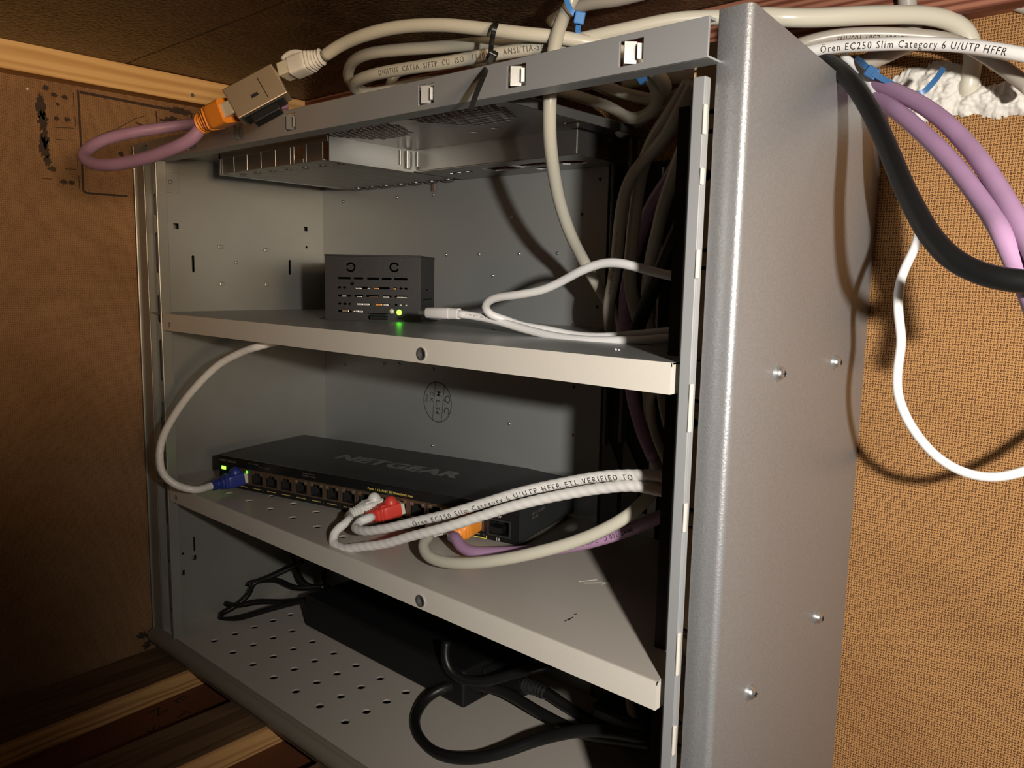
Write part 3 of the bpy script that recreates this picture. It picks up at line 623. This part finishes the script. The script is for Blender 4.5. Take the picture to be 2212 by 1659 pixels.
# ================================================================ POWER BRICK AND BLACK LEADS
br = thing('power_brick', 'large flat black power brick on the perforated bottom tray', 'power supply', (160, 132, 0))
obj('housing', MB().box(58, 265, 93, 171, .1, 30), m_brick, br, bevel=3, seg=3)
obj('socket', MB().box(264, 268, 112, 142, 4, 26), m_brick, br, bevel=1)
b2 = obj('power_adapter', MB().box(348, 396, 138, 172, .1, 20), mat('adapter_black', (.008, .008, .008), .35), bevel=3, seg=3)
tag(b2, 'smaller black power adapter on the bottom tray beside the large brick', 'power supply')
c1, p1 = cable('power_cable', 'thick glossy black power cord looped on the bottom tray', 'cable',
    [at(1450, 1600, y=120)]+D((1400, 1597, 480), (1330, 1583, 490), (1262, 1578, 500), (1166, 1597, 512), (1103, 1619, 515), (1040, 1636, 518), (976, 1636, 525), (929, 1619, 540), (900, 1583, 560), (898, 1545, 580), (923, 1507, 595), (961, 1485, 600), (1024, 1479, 596), (1087, 1494, 588), (1166, 1539, 568), (1230, 1572, 550), (1293, 1592, 530), (1410, 1612, 500)), 4.0, m_black)
cable('power_cable', 'black lead hanging across the front of the power brick', 'cable', D((965, 1385, 590), (962, 1420, 588), (975, 1452, 585), (1005, 1469, 580), (1050, 1471, 575), (1103, 1458, 570), (1160, 1443, 565), (1210, 1432, 570), (1260, 1420, 600)), 3.6, m_black)
c3, p3 = cable('power_cable', 'black power lead with ribbed strain relief behind the cord loop', 'cable', D((1135, 1480, 612), (1170, 1490, 600), (1230, 1530, 585), (1300, 1570, 560), (1345, 1595, 545), (1420, 1612, 500)), 4.2, m_black)
rb = MB()
for i in range(7):
    p, t = path_at(p3, 2+i*3.1); rb.cyl(p-t*.9, p+t*.9, 6.3-.18*i, 18)
obj('strain_relief', rb, mat('relief_black', (.03, .03, .03), .35), c3, smooth='auto')
obj('plug', MB().cyl(p3[0]+(p3[0]-p3[3]).normalized()*18, p3[0], 8, 18), m_black, c3, smooth='auto')
dc = [[(700, 1268, 745), (640, 1270, 765), (590, 1252, 775), (530, 1262, 770), (488, 1278, 768), (482, 1300, 757), (510, 1308, 750), (560, 1300, 752), (620, 1300, 750), (680, 1292, 740)],
      [(655, 1212, 775), (620, 1230, 772), (580, 1248, 768), (545, 1262, 765), (540, 1280, 760), (505, 1312, 750), (475, 1328, 742), (476, 1338, 738), (520, 1334, 735), (575, 1318, 735), (620, 1306, 735), (690, 1290, 730)],
      [(627, 1195, 785), (635, 1215, 782), (645, 1240, 775), (660, 1262, 765), (700, 1272, 750)],
      [(710, 1222, 775), (698, 1240, 765), (700, 1262, 755), (720, 1275, 745)]]
for q, lb in zip(dc, ('thin black lead curled in two loops on the tray', 'thin black lead with the lowest narrow loop on the tray', 'thin black lead dropping along the back corner', 'short thin black lead rising behind the power brick')):
    cable('adapter_lead', lb, 'cable', D(*q), 2.6, m_black, group='thin black leads in the bottom corner')

# ================================================================ SWITCH PATCH CABLES
def P_sw(u_, v, h): return ROOT[sw.name]@V((u_, v, h))
Dout = ROOT[sw.name].to_3x3()@V((0, -1, 0)); UZ = V((0, 0, 1))
def patch(label, u_, D_, boot, path_px, r, m, group=None, ball=True, length=25, **k):
    p = P_sw(u_, 1, 13.2); e = p+V(D_).normalized()*(2+length-5); e2 = p+V(D_).normalized()*(2+length+1)
    root, path = cable('patch_cable', label, 'cable', [e, e2]+path_px, r, m, group=group, **k)
    plug_boot(root, p, D_, UZ, boot, ball=ball, length=length, r1=r+1.3, plug=2)
    return root, path
patch('white patch cable with a dark blue boot in the first switch port', 28, Dout+V((-.35, 0, -.12)), m_blueB, D((420, 1058, 622), (380, 1047, 618), (352, 1022, 614), (345, 985, 612), (352, 945, 612), (378, 895, 610), (415, 845, 605), (470, 790, 600), (520, 762, 592), (560, 748, 585), (600, 738, 590), (650, 735, 610)), 2.9, m_slim, twist=.6, amp=.025, step=1.0)
sA, pA = patch('twisted slim white patch cable with a white boot', 172, Dout+V((-.35, 0, -.12)), m_whiteB, D((752, 1125, 548), (724, 1150, 540), (720, 1172, 535), (738, 1184, 528), (775, 1182, 518), (830, 1175, 505), (890, 1158, 490), (960, 1140, 475), (1040, 1115, 462), (1100, 1096, 452), (1200, 1072, 436), (1300, 1055, 418), (1370, 1050, 404), (1430, 1061, 392), (1475, 1073, 387)), 3.0, m_slim, twist=.5, amp=.03, step=1.0, group='slim white patch cables')
sB, pB = patch('twisted slim white patch cable with a red boot and black lettering', 188, Dout+V((-.5, 0, -.16)), m_redB, D((800, 1118, 540), (776, 1128, 535), (768, 1140, 528), (785, 1147, 518), (830, 1142, 505), (890, 1128, 492), (960, 1112, 478), (1040, 1088, 464), (1120, 1064, 450), (1200, 1046, 438), (1300, 1029, 420), (1370, 1026, 406), (1430, 1030, 392), (1480, 1042, 385)), 3.0, m_slim, twist=.5, amp=.03, step=1.0, group='slim white patch cables')
L_ = sum((pB[i]-pB[i-1]).length for i in range(1, len(pB)))
obj('printed_text', lettering('\u00d6ren EC250 Slim Category 6 U/UTP HFFR ETL VERIFIED TO', pB, L_-185, 3.1, 3.15, roll=-.40, sx=.95, spacing=1.45), m_ink, sB)
patch('ivory patch cable with a pale boot, bent in a wide loop off the shelf', 236, Dout+V((-.15, 0, -.12)), m_whiteB, D((926, 1160, 512), (914, 1176, 500), (922, 1198, 490), (950, 1212, 480), (1008, 1217, 466), (1071, 1211, 455), (1135, 1199, 447), (1230, 1174, 438), (1309, 1142, 430), (1372, 1102, 424), (1412, 1060, 424), (1440, 1020, 430)), 3.55, m_grey, ball=False)
pC, ppC = patch('purple patch cable with an orange boot and dark lettering beside it', 252, Dout+V((-.05, 0, -.12)), m_orange, D((984, 1160, 514), (995, 1180, 506), (1020, 1192, 498), (1060, 1194, 490), (1120, 1193, 480), (1180, 1188, 472), (1250, 1176, 462), (1320, 1158, 452), (1380, 1136, 444), (1440, 1110, 440)), 3.8, m_purple, ball=True)
pr = list(reversed(ppC)); obj('printed_text', lettering('MHZ 100 C   2x4P AWG23   Euro-Class B2ca s1a d1', pr, 20, 2.7, 3.9, roll=.1, sx=.8, spacing=1.25), m_ink, pC)

# ================================================================ WHITE USB-C LEAD
usb_p = [at(915, 675, d=512)]
ud = (at(990, 678, d=498)-usb_p[0]).normalized()
c, pth = cable('usb_cable', 'white lead plugged into the side of the small black computer', 'cable', [at(990, 678, d=498), at(1020, 682, d=497)]+D((1070, 692, 490), (1130, 710, 480), (1200, 727, 466), (1270, 735, 452), (1340, 736, 440), (1400, 734, 430), (1460, 728, 424)), 2.55, m_white)
T = Matrix.Translation(usb_p[0])@Matrix((ud.cross(UZ).normalized(), ud.cross(ud.cross(UZ)).normalized()*-1, ud)).transposed().to_4x4()
L_ = (at(990, 678, d=498)-usb_p[0]).length
pl = MB()
nn = 20
for z_, a, b in ((3.2, 4.6, 3.0), (4.2, 5.3, 3.6), (L_*.78, 5.3, 3.6), (L_*.785, 4.9, 3.5), (L_+.5, 4.7, 3.4)):
    pl.v += [T@V((a*math.copysign(abs(math.cos(2*math.pi*i/nn))**.6, math.cos(2*math.pi*i/nn))*.68, b*math.copysign(abs(math.sin(2*math.pi*i/nn))**.6, math.sin(2*math.pi*i/nn)), z_)) for i in range(nn)]
pl.f = [(j*nn+i, j*nn+(i+1) % nn, (j+1)*nn+(i+1) % nn, (j+1)*nn+i) for j in range(4) for i in range(nn)]+[tuple(range(nn))[::-1], tuple(4*nn+i for i in range(nn))]
obj('plug', pl, m_white, c, smooth='auto')
obj('plug_tip', MB().box(-3.8*.6, 3.8*.6, -1.2, 1.2, -3, 3.5, T=T), m_zinc, c, bevel=.5)
obj('printed_text', lettering('A  FTI  80\u00b0C  30V  COMPUTER', pth, 5, 1.1, 2.6, roll=.1, sx=1.0), m_greyp, c)
cable('usb_cable', 'second white lead curving up in a wave above the upper shelf', 'cable', D((1480, 600, 395), (1440, 594, 402), (1380, 578, 412), (1335, 568, 420), (1300, 569, 427), (1255, 585, 436), (1215, 607, 446), (1170, 627, 455), (1110, 638, 466), (1065, 645, 476), (1045, 660, 482), (1055, 678, 486), (1090, 690, 488), (1125, 703, 486), (1180, 712, 482), (1240, 724, 476), (1300, 728, 466), (1380, 722, 455), (1480, 712, 440)), 2.5, m_white)

for i, (a, b) in enumerate(((1064, 712), (1174, 727), (1330, 756))):
    p = at(a, b, z=285.2); cb = MB(); cb.dome(p, (0, 0, 1), 1.1-.2*i, .9, 7, 2).dome(p+V((1.5, .6, 0)), (.3, 0, 1), .6, .5, 6, 2)
    tag(obj('plaster_crumb', cb, m_plaster), ['tiny white crumb on the upper shelf just below the white plug', 'tiny white crumb on the upper shelf under the middle of the white lead', 'tiny white crumb near the right front corner of the upper shelf'][i], 'crumb', 'white crumbs on the upper shelf')
# ================================================================ LEADS IN THE RIGHT HAND BAY
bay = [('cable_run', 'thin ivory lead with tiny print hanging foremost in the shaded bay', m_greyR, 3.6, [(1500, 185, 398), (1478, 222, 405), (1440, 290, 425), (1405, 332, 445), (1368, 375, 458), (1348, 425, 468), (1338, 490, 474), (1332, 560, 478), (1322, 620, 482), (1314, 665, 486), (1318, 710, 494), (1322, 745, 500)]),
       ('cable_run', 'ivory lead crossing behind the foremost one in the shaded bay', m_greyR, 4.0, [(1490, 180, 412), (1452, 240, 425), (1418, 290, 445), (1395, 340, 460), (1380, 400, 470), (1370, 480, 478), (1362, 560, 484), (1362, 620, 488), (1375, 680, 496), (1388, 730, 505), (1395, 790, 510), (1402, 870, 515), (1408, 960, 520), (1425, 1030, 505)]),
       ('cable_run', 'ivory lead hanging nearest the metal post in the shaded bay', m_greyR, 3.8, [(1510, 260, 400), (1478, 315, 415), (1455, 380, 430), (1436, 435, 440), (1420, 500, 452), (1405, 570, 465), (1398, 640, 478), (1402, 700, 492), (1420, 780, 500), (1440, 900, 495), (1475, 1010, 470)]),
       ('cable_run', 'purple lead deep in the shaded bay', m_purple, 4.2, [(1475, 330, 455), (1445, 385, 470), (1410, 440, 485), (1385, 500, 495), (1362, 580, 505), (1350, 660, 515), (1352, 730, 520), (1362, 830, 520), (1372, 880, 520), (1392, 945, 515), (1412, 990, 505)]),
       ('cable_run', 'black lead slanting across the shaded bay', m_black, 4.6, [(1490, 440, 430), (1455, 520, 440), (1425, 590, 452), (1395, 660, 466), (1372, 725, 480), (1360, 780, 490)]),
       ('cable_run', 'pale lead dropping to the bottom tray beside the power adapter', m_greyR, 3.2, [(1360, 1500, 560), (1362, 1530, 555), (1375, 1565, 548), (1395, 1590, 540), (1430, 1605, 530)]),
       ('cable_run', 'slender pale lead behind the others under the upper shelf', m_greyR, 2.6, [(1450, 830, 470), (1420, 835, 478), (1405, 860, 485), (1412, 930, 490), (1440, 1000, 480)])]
for nm, lb, m, r, q in bay:
    c, pth = cable(nm, lb, 'cable', D(*q), r, m, group='leads in the shaded bay')
    if 'foremost in' in lb: obj('printed_text', lettering('AWM 11  A  FTI  80\u00b0C  30V  COMPUTER  TYPE', list(reversed(pth)), 35, 1.5, 3.65, roll=.25), m_greyp, c)
# grey lead hanging down from above the rail, in front of the back wall
cable('hanging_cable', 'ivory cable hanging straight down behind the rail and bending to the bay', 'cable', D((1275, -60, 412), (1248, -25, 416), (1225, 20, 420), (1208, 60, 414), (1196, 110, 414), (1190, 170, 416), (1187, 240, 421), (1188, 300, 430), (1196, 370, 444), (1210, 440, 460), (1232, 505, 478), (1262, 565, 502), (1290, 615, 512), (1320, 665, 522), (1345, 720, 530)), 3.7, m_grey)
cable('ceiling_cable', 'grey cable crossing diagonally just under the ceiling', 'cable', D((1185, 50, 478), (1225, 25, 470), (1270, 8, 462), (1330, 0, 455), (1420, -22, 448)), 3.8, m_greyR)

# ================================================================ COIL ON TOP OF THE CASE
coilP = D((702, 120, 475), (735, 98, 468), (790, 75, 456), (860, 59, 445), (950, 54, 434), (1040, 62, 426), (1120, 72, 420), (1200, 80, 418), (1290, 96, 418), (1370, 125, 424), (1425, 165, 436), (1438, 190, 448), (1425, 212, 462), (1360, 205, 500), (1240, 165, 540), (1100, 160, 560), (950, 175, 568), (850, 195, 565), (790, 200, 558), (757, 178, 545), (757, 140, 520), (790, 118, 500), (860, 108, 484), (950, 102, 470), (1050, 93, 456), (1190, 87, 444), (1300, 98, 438), (1380, 140, 440), (1418, 190, 448), (1420, 225, 458), (1400, 246, 466), (1370, 256, 478), (1300, 225, 520), (1180, 190, 550), (1040, 170, 562), (900, 180, 560), (810, 200, 545), (768, 195, 525), (768, 178, 510), (805, 162, 492), (880, 148, 474), (960, 136, 458), (1060, 118, 442), (1160, 103, 430), (1260, 84, 420), (1350, 64, 412), (1460, 42, 405), (1530, 38, 402), (1605, 36, 398))
coil, cp = cable('coiled_cable', 'ivory network cable coiled on top of the case behind the rail, with dotted lettering', 'cable', coilP, 3.65, m_ivory)
acc = 0; s0 = 0
for i in range(1, len(cp)):
    acc += (cp[i]-cp[i-1]).length
    if i > len(cp)*.6 and (cp[i]-at(826, 158, d=487)).length < 3: s0 = acc
obj('printed_text', lettering('DIGITUS  CAT6A  S/FTP  CU  ISO   11801  &  ANSI/TIA-568-C', cp, s0, 3.1, 3.75, roll=.1, sx=.8, spacing=1.28), m_greyp, coil)
pa, pb = at(702, 120, d=475), at(640, 145, d=482); Dp = (pb-pa).normalized()
plug_boot(coil, pb+Dp*9, -Dp, UZ+V((-.2, 0, 0)), m_whiteB, length=21, ball=False, plug=7, r1=4.6)
hk = smooth_path(D((668, 122, 478), (645, 112, 478), (622, 116, 480), (610, 128, 482)), 1.5); obj('latch_hook', tube(hk, 1.6, 10), m_whiteB, coil, smooth=True)
# second darker strand of the coil (other cable behind)
cable('coiled_cable', 'darker grey cable lying low at the back of the coil', 'cable', D((845, 230, 590), (842, 190, 600), (852, 160, 600), (900, 145, 595), (980, 130, 580), (1100, 150, 560), (1250, 170, 540), (1330, 200, 520), (1400, 215, 500), (1430, 235, 495), (1480, 262, 490), (1540, 250, 480)), 3.9, m_greyR)
cable('coiled_cable', 'ivory cable running level into the gap under the rail end', 'cable', D((1350, 180, 520), (1400, 172, 500), (1440, 165, 480), (1485, 168, 462), (1540, 165, 440)), 3.9, m_ivory)
cable('coiled_cable', 'grey cable rising steeply under the rail end', 'cable', D((1340, 285, 520), (1375, 262, 500), (1420, 232, 475), (1470, 205, 450), (1520, 180, 430)), 4.2, m_greyR)
cable('purple_cable', 'purple cable glimpsed under the rail behind the coil', 'cable', D((1220, 188, 560), (1290, 175, 550), (1350, 162, 530), (1430, 152, 500), (1500, 150, 470)), 5.0, m_purple)

# cable coupler with the purple loop
cA, cB = at(640, 145, d=482)+Dp*4, at(470, 235, d=482); dC = (cB-cA).normalized()
fx = dC; fz = (CP-(cA+cB)/2).normalized(); fz = (fz-fx*fz.dot(fx)).normalized(); fy = fz.cross(fx)
R2 = Matrix.Rotation(math.radians(20), 3, fx); fz = R2@fz; fy = R2@fy
mid = at(557, 205, d=470); TC = Matrix.Translation(mid)@Matrix((fx, fy, fz)).transposed().to_4x4()
cpl = thing('cable_coupler', 'square brass-coloured cable coupler joining the ivory and purple cables', 'coupler', M4=TC)
hx, hy, hz = 16.2, 9.4, 8
obj('shell', MB().box(-hx, hx, -hy, hy, -hz, hz), m_coup, cpl, local=True, bevel=.6)
obj('shell_slot', MB().box(-1.2, 3.2, 1.2, 3.0, hz-.3, hz+.5).box(-5.4, -4.9, -6, 7, hz-.1, hz+.15), m_hole, cpl, local=True)
obj('latch_block', MB().box(-8, 10, hy, hy+5, -hz+1, hz-4).box(-13, 14, hy-.5, hy+1, -hz, hz-1), m_tieB, cpl, local=True, bevel=1.2)
pe = mid+dC*hx
pD = (at(435, 268, d=486)-pe).normalized()
lp = D((428, 288, 486), (400, 308, 487), (350, 330, 492), (290, 348, 500), (230, 357, 508), (195, 352, 516), (180, 338, 522), (192, 320, 530), (225, 302, 540), (280, 288, 552), (340, 278, 562), (400, 270, 572), (460, 262, 585), (540, 240, 600), (620, 225, 610))
pu_, _pp = cable('purple_cable', 'purple cable looped out from the coupler towards the side wall', 'cable', [pe+pD*24, pe+pD*31]+lp, 3.95, m_purple)
plug_boot(pu_, pe-pD*4, pD, fy*-1, m_orange, length=26, ball=False, plug=8, r1=5.8, w0=15.5, h0=14.5)

# ================================================================ ZIP TIES
def tie(name, label, m, ring_pts, head, tail, wd=2.6, th=1.0, group=None):
    root = thing(name, label, 'cable tie', head, group=group)
    def ribbon(P, closed=False):
        P = smooth_path(P+([P[0]] if closed else []), 1.5); mb = MB(); vs = []
        for i, p in enumerate(P):
            t = (P[min(i+1, len(P)-1)]-P[max(i-1, 0)]).normalized(); d = (CP-p).normalized(); b = t.cross(d).normalized(); d = b.cross(t)
            vs += [p+b*wd/2+d*th/2, p-b*wd/2+d*th/2, p-b*wd/2-d*th/2, p+b*wd/2-d*th/2]
        k = len(P); fs = [(4*i+j, 4*i+(j+1) % 4, 4*i+4+(j+1) % 4, 4*i+4+j) for i in range(k-1) for j in range(4)]+[(0, 1, 2, 3), (4*k-1, 4*k-2, 4*k-3, 4*k-4)]
        return mb.add(vs, fs)
    obj('strap', ribbon(ring_pts), m, root, smooth='auto')
    h = V(head); hd = (V(tail[1])-V(tail[0])).normalized(); d = (CP-h).normalized(); d = (d-hd*d.dot(hd)).normalized(); b = d.cross(hd)
    obj('head', MB().box(-2.7, 2.7, -3, 3, -2, 2.2, T=Matrix.Translation(h)@Matrix((b, hd, d)).transposed().to_4x4()), m, root, bevel=.6)
    obj('tail', ribbon(tail), m, root, smooth='auto')
    return root
tie('cable_tie', 'black cable tie round the coil, its tail hanging over the rail', m_tieB, D((1072, 125, 452), (1060, 118, 424), (1062, 90, 418), (1068, 62, 412), (1074, 50, 424), (1076, 62, 452)), at(1063, 120, d=418), D((1063, 122, 412), (1055, 140, 400), (1040, 175, 386), (1024, 215, 380), (1017, 238, 378)))
tie('cable_tie', 'bright blue cable tie round the hanging cable near the ceiling', m_tieU, D((1222, -10, 408), (1226, 8, 408), (1236, 26, 408), (1252, 38, 410)), at(1252, 38, d=408), D((1252, 40, 410), (1248, 60, 412), (1250, 78, 418), (1258, 92, 430)))
tie('cable_tie', 'dark blue cable tie with a long curled tail in front of the plaster patch', mat('dark_blue_tie', (.035, .12, .28), .4), D((1850, 125, 400), (1862, 135, 392), (1875, 148, 388), (1885, 158, 388)), at(1884, 157, d=388), D((1886, 158, 386), (1910, 172, 384), (1945, 190, 380), (1975, 203, 376), (1992, 202, 374), (2012, 182, 374), (2030, 160, 376), (2037, 148, 378)))
tie('cable_tie', 'small dark blue tie half hidden in the coil under the rail', MATS['dark_blue_tie'], D((1350, 150, 440), (1362, 150, 436), (1378, 158, 434), (1386, 168, 436)), at(1384, 166, d=437), D((1386, 166, 438), (1390, 172, 440), (1392, 180, 446)))

# ================================================================ CABLES OUTSIDE, AGAINST THE BACK WALL
cable('power_cable', 'thick black power cord arching down in front of the hardboard wall', 'cable', D((1700, 110, 412), (1760, 122, 402), (1800, 140, 392), (1835, 172, 378), (1870, 222, 362), (1900, 280, 348), (1926, 340, 334), (1950, 398, 322), (1978, 455, 312), (2012, 512, 302), (2058, 560, 292), (2110, 588, 284), (2165, 603, 276), (2230, 610, 270), (2320, 612, 262)), 4.15, m_black)
cable('usb_cable', 'thin white lead hanging in a long bow down the hardboard wall', 'cable', D((1820, 120, 405), (1870, 165, 398), (1895, 205, 392), (1908, 250, 390), (1915, 300, 388), (1925, 350, 386), (1942, 400, 382), (1965, 445, 378), (1984, 478, 374), (1986, 505, 372), (1972, 545, 370), (1950, 590, 368), (1940, 640, 366), (1942, 690, 366), (1948, 735, 366), (1940, 790, 366), (1938, 840, 366), (1952, 890, 364), (1985, 945, 360), (2030, 992, 354), (2085, 1022, 348), (2140, 1032, 342), (2200, 1022, 336), (2290, 985, 330), (2420, 880, 325), (2600, 740, 315)), 2.1, m_white)
pp_ = [((1840, 160, 420), (1880, 178, 400), (1930, 196, 382), (1990, 226, 362), (2040, 262, 346), (2085, 308, 332), (2125, 358, 318), (2160, 412, 306), (2190, 462, 296), (2240, 560, 282), (2290, 680, 272)),
       ((1840, 188, 420), (1890, 208, 396), (1940, 242, 372), (2000, 294, 350), (2050, 345, 333), (2095, 400, 318), (2135, 456, 304), (2165, 506, 293), (2190, 562, 290), (2225, 640, 284), (2260, 740, 268))]
c, q = cable('purple_cable', 'upper of the two thick purple cables on the hardboard wall', 'cable', D(*pp_[0]), 3.75, m_purple, group='thick purple cables by the wall')
c, q = cable('purple_cable', 'lower of the two thick purple cables, dark numbers printed on it', 'cable', D(*pp_[1]), 3.75, m_purple, group='thick purple cables by the wall')
obj('printed_text', lettering('890612', list(reversed(q)), 178, 2.6, 3.8, roll=.5, sx=.8), m_ink, c)
c, q = cable('network_cable', 'slim white network cable with large black lettering above the bezel', 'cable', D((1700, 128, 405), (1745, 112, 398), (1800, 102, 392), (1870, 97, 384), (1950, 94, 376), (2040, 96, 366), (2120, 103, 356), (2200, 116, 346), (2300, 140, 335)), 3.1, m_slim)
obj('printed_text', lettering('\u00d6ren EC250 Slim Category 6 U/UTP HFFR', q, 17, 3.3, 3.15, roll=-.05, sx=.80, spacing=1.25), m_ink, c)
c, q = cable('network_cable', 'beige cable just behind the lettered white one, bending down past the plaster', 'cable', D((1690, 110, 418), (1740, 92, 412), (1800, 78, 408), (1880, 73, 404), (1960, 76, 400), (2040, 84, 396), (2090, 100, 392), (2130, 122, 386), (2170, 148, 378), (2230, 195, 366)), 3.4, m_greyR)
obj('printed_text', lettering('E1320 2E1369  E301 100MHz', list(reversed(q)), 62, 2.8, 3.45, roll=.55, sx=.8), m_ink, c)
c, q = cable('network_cable', 'thick cream cable leaving the coil and curling down into the plaster', 'cable', D((1640, 35, 400), (1700, 38, 396), (1770, 38, 396), (1850, 34, 396), (1930, 32, 398), (2000, 34, 400), (2055, 46, 402), (2090, 72, 404), (2102, 110, 406), (2098, 160, 408), (2093, 185, 409))+[at(2091, 200, y=176), at(2090, 206, y=183)], 4.6, m_ivory)
cable('network_cable', 'dark grey cable slanting up behind the black power cord', 'cable', D((1850, 150, 425), (1880, 132, 420), (1920, 115, 415), (1960, 95, 412), (1990, 85, 410)), 4.6, m_greyR)
cable('ceiling_cable', 'pale cable hanging from the ceiling over the beam', 'cable', D((1955, -40, 405), (1960, 0, 408), (1962, 40, 412), (1975, 70, 415)), 4.5, m_conduit)
cable('ceiling_cable', 'pale cable passing the upper corner above the beam', 'cable', D((2140, -20, 395), (2190, 2, 392), (2260, 25, 388)), 4, m_conduit)
cable('earth_wire', 'green and yellow wire coming out of the white plaster', 'cable', D((2230, 110, 400), (2205, 130, 404), (2190, 155, 406), (2185, 185, 404), (2195, 205, 400), (2230, 215, 396)), 5.2, m_ygr)

# white plaster smeared on the wall round the cable hole
rnd = random.Random(3); import mathutils
pm = MB(); NX, NZ = 110, 60; x0, x1, z0, z1 = 500, 590, 404, 440
g = {}
for j in range(NZ+1):
    for i in range(NX+1):
        x = x0+(x1-x0)*i/NX; z = z0+(z1-z0)*j/NZ
        nz = mathutils.noise.fractal(V((x*.11, z*.11, 1.3)), 1, 2, 4); n2 = mathutils.noise.noise(V((x*.9, z*.35, 5)))
        f = 1.15-((x-527)/22)**2-((z-423)/14.5)**2+nz*.32+n2*.28
        f = max(f, 1.1-((x-566)/30)**2-((z-414)/8.5)**2+nz*.4+n2*.32)
        if (x-546.5)**2+(z-420)**2 < 18: f = min(f, .9)
        g[i, j] = (f, V((x, 177-max(0, min(1, f))**.55*(4.2+nz*2.4+mathutils.noise.noise(V((x*.45, z*.45, 9)))*1.6)-.05, z)))
idx = {}
for j in range(NZ):
    for i in range(NX):
        q = [(i, j), (i+1, j), (i+1, j+1), (i, j+1)]
        if sum(g[a][0] for a in q)/4 > .02:
            for a in q:
                if a not in idx: idx[a] = len(pm.v); pm.v.append(g[a][1])
            pm.f.append(tuple(idx[a] for a in q))
tag(obj('plaster_patch', pm, m_plaster, smooth=True), 'rough white plaster smeared on the hardboard round the cable hole', 'plaster')
